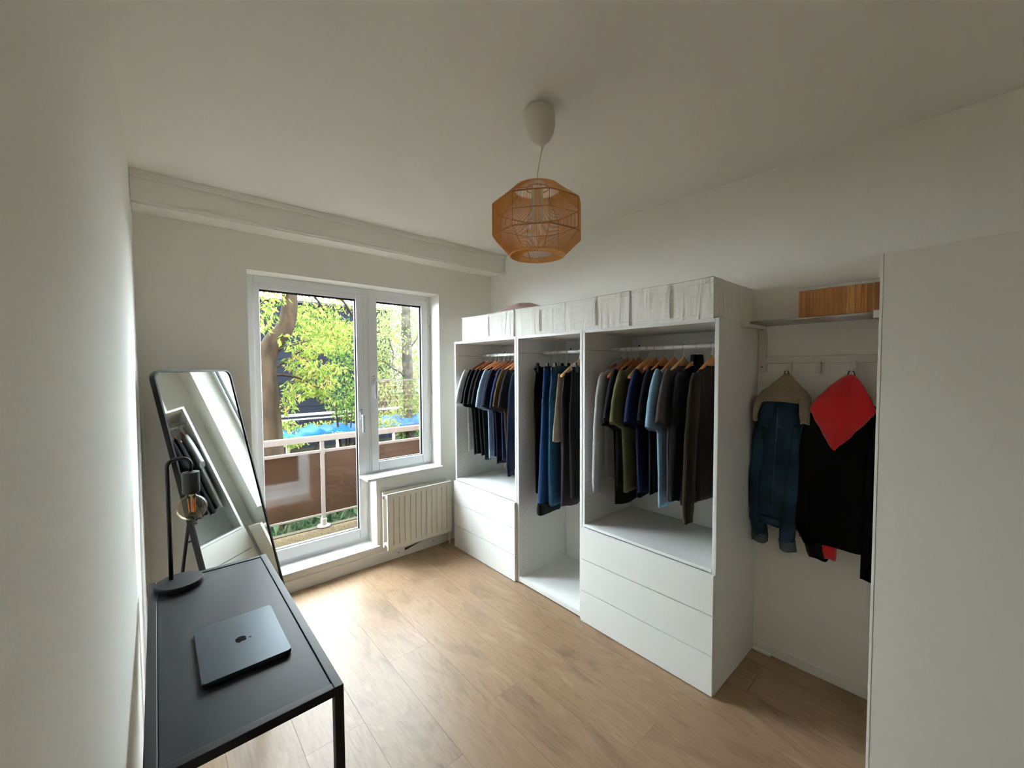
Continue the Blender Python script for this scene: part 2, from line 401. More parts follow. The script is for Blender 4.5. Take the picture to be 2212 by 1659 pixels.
soft_box(.822, 1.262, 1.984, 2.49, .196, 'short white fabric box at the coat rack end of the row', [1.044], 3)
# folded pink cloth on the first boxes
M_pink = mat('pink_cloth', (.66, .53, .52), .9, bump=.3, bscale=30, sheen=.3)
m = MB(); rings = []
for i in range(19):
    f = i/18; y = 2.08+.66*f
    hh = .085*(sin(pi*min(1, f*1.9)/2) if f < .4 else .97*(1-(f-.4)/.6)**.85)+.004
    wd = .12*sin(pi*min(max(f, .04), .96))**.5
    rings.append([(2.20+wd*cos(a)*(1+.05*sin(3*a+f*9)), y, 2.016+max(0, hh*(sin(a)*.5+.5)+.003*sin(5*a+f*20))) for a in [2*pi*k/20 for k in range(20)]])
m.ring_loft(rings); o = m.obj('folded_cloth', M_pink, smooth=True)
tag(o, 'dusty pink folded cloth lying over the two leftmost storage boxes', 'cloth')

# ------------------------------------------------------------------ garments
def fabric(name, col, sheen=.25, var=.10):
    c = tuple(int(col[i:i+2], 16)/255 for i in (0, 2, 4)); lum = sum(c)/3
    return mat(name, c, .92, bump=.25, bscale=350, var=var, vscale=25, sheen=sheen*.25, spec=.12, f=.42+.58*min(1, lum*1.5))

def interp(rows, n):
    out = []
    zs = [r[2] for r in rows]
    for i in range(n):
        z = zs[0]+(zs[-1]-zs[0])*i/(n-1)
        for a, c in zip(rows, rows[1:]):
            if (a[2]-z)*(c[2]-z) <= 1e-12:
                f = 0 if a[2] == c[2] else (z-a[2])/(c[2]-a[2]); f2 = f*f*(3-2*f)*.5+f*.5
                out.append([a[j]+(c[j]-a[j])*f2 for j in range(5)]); out[-1][2] = z; break
    return out

def cloth_tube(rows, n=18, k=32, fold=.25, seed=0, shear=0.0, hem=.004):
    """rows: (center u, center v, z, half width, half thickness)"""
    rnd = random.Random(seed); ph = [rnd.uniform(0, 6.28) for _ in range(6)]
    R = interp(rows, n); rings = []
    for i, (cu, cv, z, a, b_) in enumerate(R):
        f = i/(n-1); ring = []
        for j in range(k):
            t = 2*pi*j/k; ct, st = cos(t), sin(t)
            g = 1+fold*(.25+.75*f)*(sin(5*t+ph[0]+f*1.3)*.5+sin(9*t+ph[1]-f*2.1)*.35+sin(3*t+ph[2]+f*4)*.3)
            gu = 1+fold*.10*sin(4*t+ph[3]+5*f)
            u = cu+a*gu*(abs(ct)**.8)*(1 if ct > 0 else -1)
            v = cv+b_*g*(abs(st)**.75)*(1 if st > 0 else -1)+fold*.012*sin(u*26+ph[4]+f*2)*f
            ring.append((u, v, z+shear*ct+.004*sin(3*t+ph[5])*f))
        rings.append(ring)
    # turn the hem inwards
    last = rings[-1]; c = R[-1]
    rings.append([(c[0]+(u-c[0])*.9, c[1]+(v-c[1])*.75, z+.001) for u, v, z in last])
    rings.append([(c[0]+(u-c[0])*.88, c[1]+(v-c[1])*.7, z+.03) for u, v, z in last])
    m = MB(); m.ring_loft(rings); return m

M_hw = [mat('hanger_wood_'+n_, c_, .45, var=.12, vscale=14) for n_, c_ in (('light', (.80, .60, .38)), ('mid', (.68, .42, .22)), ('dark', (.50, .24, .12)))]
def hanger(y, yaw, tone, label, drop=.0, half=.195, name='wooden_hanger', m_arm=None, thick=1.0, hookr=.0135):
    t = thing(name, label, 'hanger', (2.245, y, 1.700), yaw, group='hangers on the wardrobe rails')
    pts = []
    r_ = hookr+.0022
    for k in range(15):
        a = math.radians(-35+k*215/14)
        pts.append((r_*cos(a), 0, r_*sin(a)))
    pts = pts[::-1]   # starts left bottom, over the rail
    pts = [(-x, 0, z) for x, _, z in pts]
    pts = [(p[0], 0, p[2]) for p in pts][::-1]
    pts += [(.004, 0, -.028), (0, 0, -.040), (0, 0, -.068)]
    if pts[0][2] > pts[-4][2]: pass
    m = MB(); m.tube(pts, .0017, 6); m.obj('hook', M_steel, t, smooth=True)
    # arms: curved tapering wood
    m = MB(); R = []
    N = 21
    for i in range(N):
        s = -1+2*i/(N-1); a = abs(s)
        u = s*half
        zt = -.062-.030*a-.070*a**1.5
        hgt = .034*(1-a)**1.2+.022-.006*a
        if a < .12: zt += .012*(1-a/.12)
        th = (.0065+.004*a)*thick
        vv = .004*a*a
        R.append([(u, vv-th, zt-.003), (u, vv-th*.6, zt), (u, vv+th*.6, zt), (u, vv+th, zt-.003), (u, vv+th, zt-hgt+.003), (u, vv+th*.6, zt-hgt), (u, vv-th*.6, zt-hgt), (u, vv-th, zt-hgt+.003)])
    m.ring_loft(R); m.obj('wooden_arms' if m_arm is None else 'arms', m_arm or M_hw[tone], t, smooth=True)
    return t

def shirt(y, yaw, col, label, kind='tee', hem=-.85, sl=None, seed=0, sh=.0, w=.205, neck='crew', name=None, thick=.020, cat=None, dx=0.0, drop=0.0):
    rn = random.Random(seed)
    name = name or {'tee': 't_shirt', 'long': 'sweater'}[kind]
    cat = cat or {'tee': 't-shirt', 'long': 'sweater'}[kind]
    yaw += .05*sin(seed*2.7); hem += .012*sin(seed*4.1)
    t = thing(name, label, cat, (2.245+dx, y, 1.700+drop), yaw, group='clothes hanging in the wardrobes')
    m_ = fabric('cloth_'+col+str(seed), col)
    q = thick
    rows = [(0, 0, -.106, .086, q*.9), (0, 0, -.112, .108, q), (0, 0, -.128, .152, q*1.02), (0, 0, -.148, .190, q*1.05), (0, 0, -.17, w, q*1.1), (0, 0, -.24, w, q*1.15), (0, 0, -.5, w-.022, q*1.1), (0, 0, hem, w-.038+sh, q*1.1)]
    m = cloth_tube(rows, 32, 40, .22, seed); m.obj('body', m_, t, smooth=True)
    # collar
    if neck == 'turtle':
        m = cloth_tube([(0, 0, -.045, .050, .024), (0, 0, -.075, .054, .026), (0, 0, -.105, .064, .024)], 8, 24, .15, seed+5); m.obj('collar', m_, t, smooth=True)
    elif neck == 'hood':
        m = cloth_tube([(0, .006, -.060, .030, .022), (0, .010, -.085, .070, .032), (0, .012, -.13, .09, .032), (0, .010, -.17, .05, .02)], 10, 24, .25, seed+5); m.obj('hood', m_, t, smooth=True)
    else:
        m = MB(); m.tube([(.088*cos(a), q*1.1*sin(a), -.105-.012*(sin(a) < 0)*abs(sin(a))) for a in [2*pi*k/24 for k in range(25)]], .005, 6, cap=False); m.obj('collar', m_, t, smooth=True)
    for s in (-1, 1):
        if kind == 'tee':
            e = sl or -.435
            rows = [(s*.175, 0, -.142, .026, q*.8), (s*.190, 0, -.18, .040, q), (s*.213, 0, -.26, .050, q*1.1), (s*.232, 0, -.34, .055, q*1.15), (s*.246, 0, e, .058, q*1.15)]
            m = cloth_tube(rows, 14, 24, .14, seed+s*3, shear=s*.022)
        else:
            e = sl or -.86
            rows = [(s*.175, 0, -.142, .026, q*.8), (s*.188, 0, -.18, .040, q), (s*.206, 0, -.30, .048, q*1.1), (s*.222, .004, -.50, .046, q*1.1), (s*.236, .006, e+.06, .042, q), (s*.236, .006, e+.045, .036, q*.9), (s*.236, .006, e, .034, q*.85)]
            m = cloth_tube(rows, 22, 24, .20, seed+s*3)
        m.obj('sleeve', m_, t, smooth=True)
    return t

C_T = 'clothes'
# --- left wardrobe (far to near)
left = [
 (2.950, .02, 'c4cbcb', 'tee', -.865, .00, 'light grey t-shirt hanging first beside the window end panel', 1),
 (2.893, .00, '17181b', 'tee', -.860, .00, 'black t-shirt hanging next to the light grey t-shirt', 0),
 (2.840, .01, '101114', 'tee', -.855, .00, 'black t-shirt hanging second from the light grey t-shirt', 2),
 (2.785, .02, '1b1c20', 'tee', -.870, .00, 'charcoal black t-shirt hanging third from the light grey t-shirt', 1),
 (2.735, .02, '121215', 'tee', -.875, .00, 'black t-shirt hanging just left of the pale blue t-shirt', 0),
 (2.665, .05, '8fa5bd', 'tee', -.875, .00, 'pale blue t-shirt amid the black and navy ones by the window', 1),
 (2.610, .03, '242c49', 'tee', -.85, .00, 'blue-navy t-shirt hanging right behind the pale blue t-shirt', 2),
 (2.560, .02, '10142a', 'tee', -.885, .00, 'very dark navy t-shirt between blue-navy and slate blue t-shirts', 1),
 (2.500, .03, '2f3a63', 'tee', -.86, .00, 'slate blue t-shirt next to the olive brown one', 2),
 (2.440, .02, '5b4a2b', 'tee', -.86, .00, 'olive brown t-shirt in the wardrobe nearest the window', 0),
 (2.385, .02, '26272e', 'tee', -.86, .00, 'dark charcoal t-shirt beside the olive brown one', 1),
 (2.315, .02, '1d2540', 'long', -.90, .00, 'navy long-sleeved top at the near end of the first wardrobe', 2),
]
tone_l = [2, 1, 2, 0, 1, 1, 2, 2, 0, 1, 0, 1]
for i, (y, yaw, c, kd, hem, sh, lab, tn) in enumerate(left):
    shirt(y, yaw, c, lab, kd, hem, seed=i+11, sl=(-.93 if kd == 'long' else -.435+.012*sin(i*2.1)), thick=.0175, w=.205)
    hanger(y, yaw, tone_l[i], 'wooden hanger under the '+lab.split(' hanging')[0].split(' amid')[0].split(' between')[0].split(' next')[0].split(' in the')[0].split(' beside')[0].split(' at the')[0]+[', first', ', next to the grey one', ', third along', ', fourth along', ', fifth along', '', '', '', '', '', '', ''][i])
# --- right wardrobe
right = [
 (1.500, .02, 'a5a7aa', 'long', -.80, -.87, 'grey marl hooded sweatshirt at the far end of the nearest wardrobe', 2, 'hood', 'sweatshirt'),
 (1.455, .00, '0b0b0d', 'tee', -.93, -.43, 'long black top half slipped off its hanger beside the grey sweatshirt', 1, 'crew', 'top'),
 (1.415, .02, '2a2631', 'tee', -.84, -.43, 'dark plum t-shirt between the long black top and the olive one', 1, 'crew', None),
 (1.370, .04, '6e6a4c', 'tee', -.845, -.45, 'olive green t-shirt with a wide sleeve in the nearest wardrobe', 2, 'crew', None),
 (1.312, .00, '1b1511', 'tee', -.85, -.42, 'dark brown t-shirt behind the exposed light wooden hanger', 0, 'crew', None),
 (1.262, .02, '18244f', 'tee', -.84, -.44, 'royal navy t-shirt left of the sky blue one', 1, 'crew', None),
 (1.205, .02, '0a0c14', 'tee', -.82, -.42, 'blue-black t-shirt between the royal navy and sky blue ones', 1, 'crew', None),
 (1.145, .06, '7d9db5', 'tee', -.90, -.45, 'sky blue t-shirt in the wardrobe nearest the coat rack', 1, 'crew', None),
 (1.090, .02, '54484b', 'tee', -.84, -.42, 'grey-mauve t-shirt in front of the sky blue one', 0, 'crew', None),
 (1.015, .02, '07070a', 'long', -.84, -.80, 'black turtleneck jumper near the end of the rail', 1, 'turtle', None),
 (.935, .02, '2f2215', 'long', -.82, -.90, 'dark brown long-sleeved jumper hanging last on the rail', 1, 'crew', None),
]
tone_r = [2, 1, 1, 2, 0, 1, 1, 1, 0, 1, 1]
hl = ['dark red wooden hanger inside the grey hooded sweatshirt', 'wooden hanger with a bare end next to the grey sweatshirt', 'wooden hanger inside the dark plum t-shirt', 'reddish wooden hanger inside the olive green t-shirt', 'light wooden hanger with a bare curved end over the dark brown t-shirt', 'wooden hanger inside the royal navy t-shirt', 'wooden hanger inside the blue-black t-shirt', 'orange wooden hanger inside the sky blue t-shirt', 'light wooden hanger inside the grey-mauve t-shirt', 'wooden hanger inside the black turtleneck', 'wooden hanger inside the dark brown jumper']
for i, (y, yaw, c, kd, hem, sl_, lab, tn, nk, cat) in enumerate(right):
    dr = -.040 if i in (1, 4) else 0
    shirt(y, yaw, c, lab, kd, hem-dr*0, seed=i+41, sl=sl_, neck=nk, thick=.020 if i != 9 else .026, name=('sweatshirt' if cat == 'sweatshirt' else 'top' if cat == 'top' else None), cat=cat, dx=(.045 if i in (1, 4) else 0), drop=dr)
    hanger(y, yaw, tone_r[i], hl[i])

# --- trousers in the middle wardrobe
def trousers(y, yaw, col, label, top, hem, wt, wh, q=.022, flare=0.0, cuff=None, seed=0, name='trousers', dx=0.0):
    t = thing(name, label, 'trousers', (2.245+dx, y, 1.700), yaw, group='trousers hanging in the middle wardrobe')
    m_ = fabric('cloth_'+col+str(seed), col, .15, .18)
    cr = top-.27
    m = cloth_tube([(0, 0, top, wt, q*.7), (0, 0, top-.05, wt+.004, q*.8), (0, 0, cr+.1, wt+.02, q), (0, 0, cr, wt+.024, q*1.05)], 12, 36, .16, seed); m.obj('seat', m_, t, smooth=True)
    m = MB(); m.ring_loft([[(1.02*wt*cos(a), q*.85*sin(a), z) for a in [2*pi*k/28 for k in range(28)]] for z in (top+.003, top-.038)]); m.obj('waistband', m_, t, smooth=True)
    for s in (-1, 1):
        c0 = s*(wt+.024)*.5; hw = (wt+.024)*.5
        rows = [(c0, 0, cr+.04, hw*.98, q), (c0, 0, cr-.1, hw, q*1.05), (c0+s*flare*.4, s*.004, (cr+hem)/2, hw*.98+flare*.3, q*1.1), (c0+s*flare*.8, s*.008, hem, wh, q*1.15)]
        m = cloth_tube(rows, 24, 30, .24, seed+s*2); lg = m.obj('leg', m_, t, smooth=True)
        if cuff:
            mc = fabric('cuff_'+cuff+str(seed), cuff)
            rows = [(c0+s*flare*.78, s*.008, hem+.075, wh+.004, q*1.25), (c0+s*flare*.8, s*.008, hem-.004, wh+.005, q*1.3)]
            m = cloth_tube(rows, 8, 30, .24, seed+s*2); m.obj('cuff', mc, lg, smooth=True)['label'] = 'dark turned-up cuff'
    return t
def clip_hanger(y, yaw, label, half=.19, z=-.11):
    t = thing('clip_hanger', label, 'hanger', (2.245, y, 1.700), yaw, group='hangers on the wardrobe rails')
    r_ = .0155
    pts = [(r_*cos(math.radians(a)), 0, r_*sin(math.radians(a))) for a in range(200, -40, -16)]
    pts += [(.004, 0, -.03), (0, 0, -.042), (0, 0, z+.012)]
    m = MB(); m.tube(pts, .0017, 6); m.obj('hook', M_steel, t, smooth=True)
    m = MB()
    R = []
    for i in range(13):
        s = -1+2*i/12; a = abs(s); zt = z+.012-.016*a; hh = .016
        R.append([(s*half, -.005, zt), (s*half, .005, zt), (s*half, .005, zt-hh), (s*half, -.005, zt-hh)])
    m.ring_loft(R); m.obj('bar', M_black, t, bevel=.002)
    for s in (-.78, .72):
        m = MB(); m.box((s*half-.014, -.018, z-.035), (s*half+.014, .018, z+.012)); m.box((s*half-.009, -.010, z+.008), (s*half+.009, .010, z+.032)); m.obj('clip', M_black, t, bevel=.003)
    return t
trousers(2.115, .05, '15110f', 'narrow black-brown trousers hanging at the back of the middle wardrobe', -.120, -1.03, .165, .085, .018, seed=71)
clip_hanger(2.115, .05, 'black clip hanger holding the black-brown trousers')
trousers(2.035, .16, '22416b', 'wide deep blue jeans with dark turned-up cuffs', -.105, -1.135, .185, .135, .030, .035, '14181f', seed=72, name='jeans')
clip_hanger(2.035, .16, 'black clip hanger holding the deep blue jeans')
trousers(1.945, .06, '2c506c', 'faded teal-blue straight jeans in the middle wardrobe', -.108, -1.07, .185, .105, .026, .01, seed=73, name='jeans', dx=.0)
clip_hanger(1.945, .06, 'black clip hanger holding the teal-blue jeans')
trousers(1.845, .03, '3a2f33', 'dark mauve-brown trousers below the curved light wooden hanger', -.150, -1.055, .165, .10, .026, .0, seed=75)
hanger(1.845, .03, 0, 'light wooden hanger over the dark mauve-brown trousers', half=.185)
trousers(1.755, .02, '0e0d10', 'black trousers hanging nearest in the middle wardrobe', -.110, -.98, .18, .10, .026, .0, seed=76)
clip_hanger(1.755, .02, 'black clip hanger holding the nearest black trousers')
tb = thing('shorts', 'beige shorts hanging against the mauve-brown trousers', 'shorts', (2.245, 1.893, 1.700), .03)
m_ = fabric('cloth_beige', 'a89f8e')
cloth_tube([(0, 0, -.155, .165, .010), (0, 0, -.30, .19, .014), (0, 0, -.40, .20, .014)], 10, 30, .2, 81).obj('seat', m_, tb, smooth=True)
for s in (-1, 1):
    cloth_tube([(s*.10, 0, -.37, .098, .013), (s*.115, 0, -.62, .108, .015)], 10, 26, .2, 83+s).obj('leg', m_, tb, smooth=True)

# ------------------------------------------------------------------ coat rack
M_rackw = mat('rack_white', (.84, .83, .79), .5)
rk = thing('coat_rack', 'white wall rack with steel rod shelf and black coat hooks', 'coat rack', (2.4, .5, 1.7))
def rkp(o): o.location = (-2.4, -.5, -1.7); return o
rkp(bx((2.487, .750, 1.560), (XR, .789, 1.820)).obj('bracket', M_rackw, rk, bevel=.003))
rkp(bx((2.487, .252, 1.560), (XR, .285, 1.820)).obj('bracket', M_rackw, rk, bevel=.003))
for y0 in (.752, .252):
    rkp(bx((2.235, y0, 1.785), (2.487, y0+.034, 1.818)).obj('shelf_arm', M_rackw, rk, bevel=.002))
rkp(bx((2.490, .285, 1.604), (XR, .750, 1.640)).obj('hook_rail', M_rackw, rk, bevel=.002))
for k in range(6):
    x = 2.255+k*.042
    m = MB(); m.tube([(x, .27, 1.808), (x, .770, 1.808)], .0065, 10); rkp(m.obj('shelf_rod', M_steel, rk, smooth=True))
for z in (1.79, 1.59):
    m = MB(); m.tube([(2.4855, .7695, z-.005), (2.489, .7695, z-.005)], .004, 8); rkp(m.obj('screw', M_darksteel, rk))
for y in (.640, .514, .383):
    m = MB(); m.box((2.484, y-.008, 1.560), (2.490, y+.008, 1.612)); m.box((2.450, y-.008, 1.552), (2.490, y+.008, 1.558)); m.box((2.447, y-.008, 1.552), (2.452, y+.008, 1.578))
    rkp(m.obj('hook', M_rackw, rk, bevel=.0015))

# bamboo box on the rack
M_bam = [mat('bamboo_%d' % i, c, .5, var=.22, vscale=8, stretch=(14, 14, 1)) for i, c in enumerate(((.66, .43, .19), (.60, .38, .15), (.72, .50, .25), (.54, .33, .13)))]
bb_ = thing('bamboo_box', 'bamboo strip box with a white lid on the rack shelf', 'box', (2.37, .40, 1.8150))
o = bx((2.277-2.37, .255-.40, 0), (2.463-2.37, .548-.40, .118)).obj('box_body', mat('box_core', (.5, .36, .2), .7), bb_)
y = .252; i = 0; rn = random.Random(5)
while y < .550:
    wd = rn.choice([.010, .014, .017, .020]); wd = min(wd, .5505-y)
    o2 = bx((2.270-2.37, y-.40, .0), (2.277-2.37, y+wd-.0008-.40, .120)).obj('slat', M_bam[rn.choice([0, 0, 1, 1, 2, 3])], bb_); y += wd; i += 1
for q in range(9):
    bx((2.278-2.37+q*.0205, .548-.40, 0), (2.297-2.37+q*.0205, .555-.40, .120)).obj('slat', M_bam[q % 4], bb_)
bx((2.264-2.37, .250-.40, .1205), (2.468-2.37, .560-.40, .1375)).obj('lid', mat('lid_white', (.80, .78, .75), .4), bb_, bevel=.005)
m = MB(); m.tube([(2.36-2.37, .49-.40+.036*cos(a), .1365+.012*sin(a)) for a in [pi*k/10 for k in range(11)]], .003, 6); m.obj('lid_handle', M_black, bb_, smooth=True)

# denim jacket with pile collar
def coat_tube(rows, **kw):
    """rows given as (y centre, x centre, z, half width along y, half depth) -> local u=y, v=x"""
    m = cloth_tube(rows, **kw)
    m.v = [(v, u, z) for u, v, z in m.v]
    return m
M_denim = mat('denim_blue', (.17, .27, .34), .9, bump=.35, bscale=300, var=.45, vscale=7, sheen=.05, spec=.15, f=.62)
M_denimg = mat('denim_grey', (.27, .31, .32), .9, bump=.35, bscale=300, var=.25, vscale=14)
M_pile = mat('cream_pile', (.62, .55, .46), .95, bump=1.0, bscale=160, var=.15, vscale=60, sheen=.2, f=.75)
dj = thing('denim_jacket', 'blue denim jacket with cream pile collar on the left hook', 'jacket', (2.43, .66, 1.2))
def place(o, par): o.location = (-par.location.x, -par.location.y, -par.location.z); return o
place(coat_tube([(.650, 2.430, 1.478, .060, .030), (.648, 2.425, 1.42, .100, .045), (.648, 2.42, 1.33, .102, .050), (.655, 2.42, 1.15, .100, .052), (.670, 2.42, .98, .112, .054), (.676, 2.42, .80, .116, .045)], n=26, k=44, fold=.22, seed=91).obj('body', M_denim, dj, smooth=True), dj)
place(coat_tube([(.642, 2.448, 1.553, .006, .006), (.642, 2.444, 1.530, .030, .018), (.645, 2.435, 1.490, .066, .030), (.650, 2.425, 1.452, .105, .046), (.650, 2.420, 1.424, .118, .056), (.650, 2.418, 1.405, .116, .05)], n=14, k=40, fold=.08, seed=92).obj('collar', M_pile, dj, smooth=True), dj)
for s, y0 in ((1, .752), (-1, .548)):
    place(coat_tube([(y0-s*.006, 2.412, 1.43, .020, .045), (y0, 2.402, 1.36, .022, .050), (y0+s*.004, 2.402, 1.305, .020, .045)], n=8, k=24, fold=.1, seed=93+s).obj('collar_flap', M_pile, dj, smooth=True), dj)
place(coat_tube([(.700, 2.372, 1.40, .030, .012), (.712, 2.362, 1.34, .034, .014), (.722, 2.364, 1.28, .024, .012)], n=8, k=20, fold=.1, seed=96).obj('lapel', M_denim, dj, smooth=True), dj)
place(coat_tube([(.742, 2.415, 1.34, .022, .030), (.752, 2.41, 1.15, .032, .036), (.762, 2.405, .95, .036, .036), (.752, 2.405, .80, .036, .034), (.740, 2.405, .70, .036, .032)], n=22, k=26, fold=.25, seed=97).obj('sleeve', M_denim, dj, smooth=True), dj)
c_ = place(coat_tube([(.740, 2.405, .705, .038, .034), (.738, 2.405, .660, .036, .032)], n=6, k=24, fold=.1, seed=98).obj('cuff', M_denimg, dj, smooth=True), dj)
place(coat_tube([(.585, 2.405, 1.30, .025, .030), (.585, 2.395, 1.1, .033, .036), (.590, 2.39, .92, .035, .036), (.610, 2.392, .78, .034, .034), (.612, 2.392, .70, .033, .032)], n=22, k=26, fold=.25, seed=99).obj('sleeve', M_denim, dj, smooth=True), dj)
place(coat_tube([(.612, 2.392, .705, .036, .034), (.606, 2.392, .655, .036, .032)], n=6, k=24, fold=.1, seed=100).obj('cuff', M_denimg, dj, smooth=True), dj)
place(coat_tube([(.676, 2.42, .805, .118, .048), (.676, 2.42, .765, .116, .046)], n=6, k=40, fold=.2, seed=101).obj('waistband', M_denim, dj, smooth=True), dj)
m = MB(); m.tube([(2.366, .655+.02*k/9, 1.38-.058*k) for k in range(10)], .0022, 5); place(m.obj('seam', M_denimg, dj, smooth=True), dj)
m = MB(); m.tube([(2.370, .60+.012*k, 1.30-.010*abs(k-6)) for k in range(11)], .0020, 5); place(m.obj('seam', M_denimg, dj, smooth=True), dj)
m = MB(); m.tube([(2.443, .655, 1.535), (2.441, .648, 1.565), (2.441, .636, 1.565), (2.443, .628, 1.535)], .0022, 6); place(m.obj('hanging_loop', M_black, dj, smooth=True), dj)

# black jacket with red hood
M_red = mat('red_fleece', (.72, .03, .035), .9, bump=.4, bscale=200, sheen=.3, var=.08, vscale=20)
M_blk = mat('black_fleece', (.035, .035, .04), .95, bump=.4, bscale=200, spec=.1)
rj = thing('hooded_jacket', 'black jacket with a bright red hood on the right hook', 'jacket', (2.43, .40, 1.2))
place(coat_tube([(.402, 2.435, 1.46, .045, .035), (.400, 2.43, 1.40, .110, .045), (.402, 2.425, 1.30, .140, .055), (.402, 2.42, 1.1, .145, .060), (.405, 2.42, .9, .150, .060), (.412, 2.42, .735, .150, .052)], n=26, k=44, fold=.22, seed=111).obj('body', M_blk, rj, smooth=True), rj)
# hood: diamond shape hanging in front
m = MB(); rings = []
hd = [(1.549, .383, .008, .010), (1.525, .386, .040, .026), (1.48, .392, .072, .045), (1.43, .398, .102, .058), (1.385, .403, .122, .064), (1.34, .408, .098, .066), (1.28, .416, .062, .068), (1.22, .422, .030, .066), (1.178, .425, .006, .060)]
for z, yc, hw, dp in interp([(a[1], a[3], a[0], a[2], 0) for a in hd], 26) and [(r[2], r[0], r[3], r[1]) for r in interp([(a[1], a[3], a[0], a[2], 0) for a in hd], 26)]:
    ring = []
    for j in range(36):
        t = 2*pi*j/36
        u = hw*cos(t); g = sin(t)
        x0 = 2.435-.034*min(1, hw/.09)
        xx = x0-dp*(.55+.45*g) if g > 0 else x0-dp*.55*(1+g)
        fold = 1.8*(.012*math.exp(-((u+.012)/.012)**2)-.008*math.exp(-((u-.025)/.018)**2))*(g > 0)*min(1, hw/.08)
        ring.append((xx+fold, yc+u, z))
    rings.append(ring)
m.ring_loft(rings); place(m.obj('hood', M_red, rj, smooth=True), rj)['label'] = 'red fleece hood'
place(coat_tube([(.520, 2.415, 1.36, .025, .030), (.545, 2.405, 1.15, .036, .036), (.560, 2.40, .92, .040, .036), (.545, 2.40, .80, .040, .034), (.505, 2.40, .72, .042, .032)], n=22, k=26, fold=.2, seed=113).obj('sleeve', M_blk, rj, smooth=True), rj)
place(coat_tube([(.462, 2.41, .745, .050, .030), (.460, 2.41, .70, .046, .030), (.455, 2.41, .665, .040, .026)], n=8, k=24, fold=.1, seed=114).obj('lining', M_red, rj, smooth=True), rj)['label'] = 'red inner lining below the hem'
place(coat_tube([(.500, 2.402, .735, .044, .031), (.490, 2.402, .675, .040, .030), (.482, 2.402, .655, .038, .028)], n=8, k=24, fold=.1, seed=115).obj('cuff', M_blk, rj, smooth=True), rj)
place(coat_tube([(.286, 2.40, 1.33, .025, .030), (.284, 2.39, 1.1, .036, .038), (.282, 2.385, .85, .038, .038), (.288, 2.385, .66, .036, .034), (.294, 2.385, .625, .030, .028)], n=22, k=26, fold=.2, seed=116).obj('sleeve', M_blk, rj, smooth=True), rj)
m = MB(); m.tube([(2.443, .398, 1.54), (2.441, .391, 1.565), (2.441, .375, 1.565), (2.443, .369, 1.54)], .0022, 6); place(m.obj('hanging_loop', M_black, rj, smooth=True), rj)

# ------------------------------------------------------------------ tall cupboard at the right edge
M_cup_paint = mat('cupboard_paint', (.90, .895, .865), .6)
cb = thing('tall_cupboard', 'tall plain white cupboard at the right edge of the view', 'cupboard', (2.21, -.1, 0))
def cbp(o): o.location = (-2.21, .1, 0); return o
cbp(bx((1.950, .211, 0), (2.50, .231, 1.982)).obj('side_panel', M_cup_paint, cb, bevel=.0015)); cbp(bx((1.931, .2225, 0), (1.950, .231, 1.982)).obj('edge_strip', M_trim, cb, bevel=.001)); cbp(bx((1.932, -.60, 0), (2.50, -.58, 1.982)).obj('side_panel', M_cup_paint, cb, bevel=.0015))
cbp(bx((1.95, -.58, 1.962), (2.50, .211, 1.982)).obj('top_panel', M_cup_paint, cb)); cbp(bx((2.494, -.58, .01), (2.50, .211, 1.962)).obj('back_panel', M_cup_paint, cb))
cbp(bx((1.932, -.578, .004), (1.950, .2220, 1.982)).obj('cupboard_door', M_cup_paint, cb, bevel=.001))

# ------------------------------------------------------------------ desk, laptop, lamp
dk = thing('desk', 'black metal framed desk along the left wall', 'desk', (.155, 1.617, 0))
X0, X1, Y0, Y1, ZT = -.046-.155, .356-.155, 1.100-1.617, 2.134-1.617, .740
f = .024
m = MB(); m.box((X0, Y0, ZT-f), (X0+f, Y1, ZT)); m.box((X1-f, Y0, ZT-f), (X1, Y1, ZT)); m.box((X0+f, Y0, ZT-f), (X1-f, Y0+f, ZT)); m.box((X0+f, Y1-f, ZT-f), (X1-f, Y1, ZT)); m.obj('top_frame', M_blackmetal, dk, bevel=.002)
bx((X0+f+.0015, Y0+f+.0015, ZT-.016), (X1-f-.0015, Y1-f-.0015, ZT-.003)).obj('desktop', M_blackpanel, dk, bevel=.001)
for a in (X0, X1-f):
    for c in (Y0, Y1-f):
        bx((a, c, 0), (a+f, c+f, ZT-f)).obj('leg', M_blackmetal, dk, bevel=.002)

M_lap = mat('laptop_midnight', (.21, .24, .265), .35, metal=.75)
lp = thing('laptop', 'closed dark blue-grey laptop on the black desk', 'laptop', (.174, 1.478, .7375), 0)
def rrect(hx, hy, r, n=6):
    pts = []
    for cx0, cy0, a0 in ((hx-r, hy-r, 0), (-hx+r, hy-r, 90), (-hx+r, -hy+r, 180), (hx-r, -hy+r, 270)):
        for k in range(n+1):
            a = math.radians(a0+90*k/n); pts.append((cx0+r*cos(a), cy0+r*sin(a)))
    return pts
P0 = rrect(.1075, .152, .011); P1 = rrect(.105, .1495, .010)
m = MB(); m.ring_loft([[(x, y, .0015) for x, y in P1], [(x, y, .003) for x, y in P0], [(x, y, .0098) for x, y in P0]]); m.obj('base', M_lap, lp)
m = MB(); m.ring_loft([[(x, y, .0105) for x, y in P0], [(x, y, .0140) for x, y in P0], [(x, y, .0150) for x, y in rrect(.1068, .1513, .011)]]); m.obj('lid', M_lap, lp)
m = MB()
for sx in (-1, 1):
    for sy in (-1, 1): m.lathe([(.005, 0), (.005, .0018)], (sx*.09, sy*.13, 0), 12)
m.obj('rubber_foot', M_black, lp)
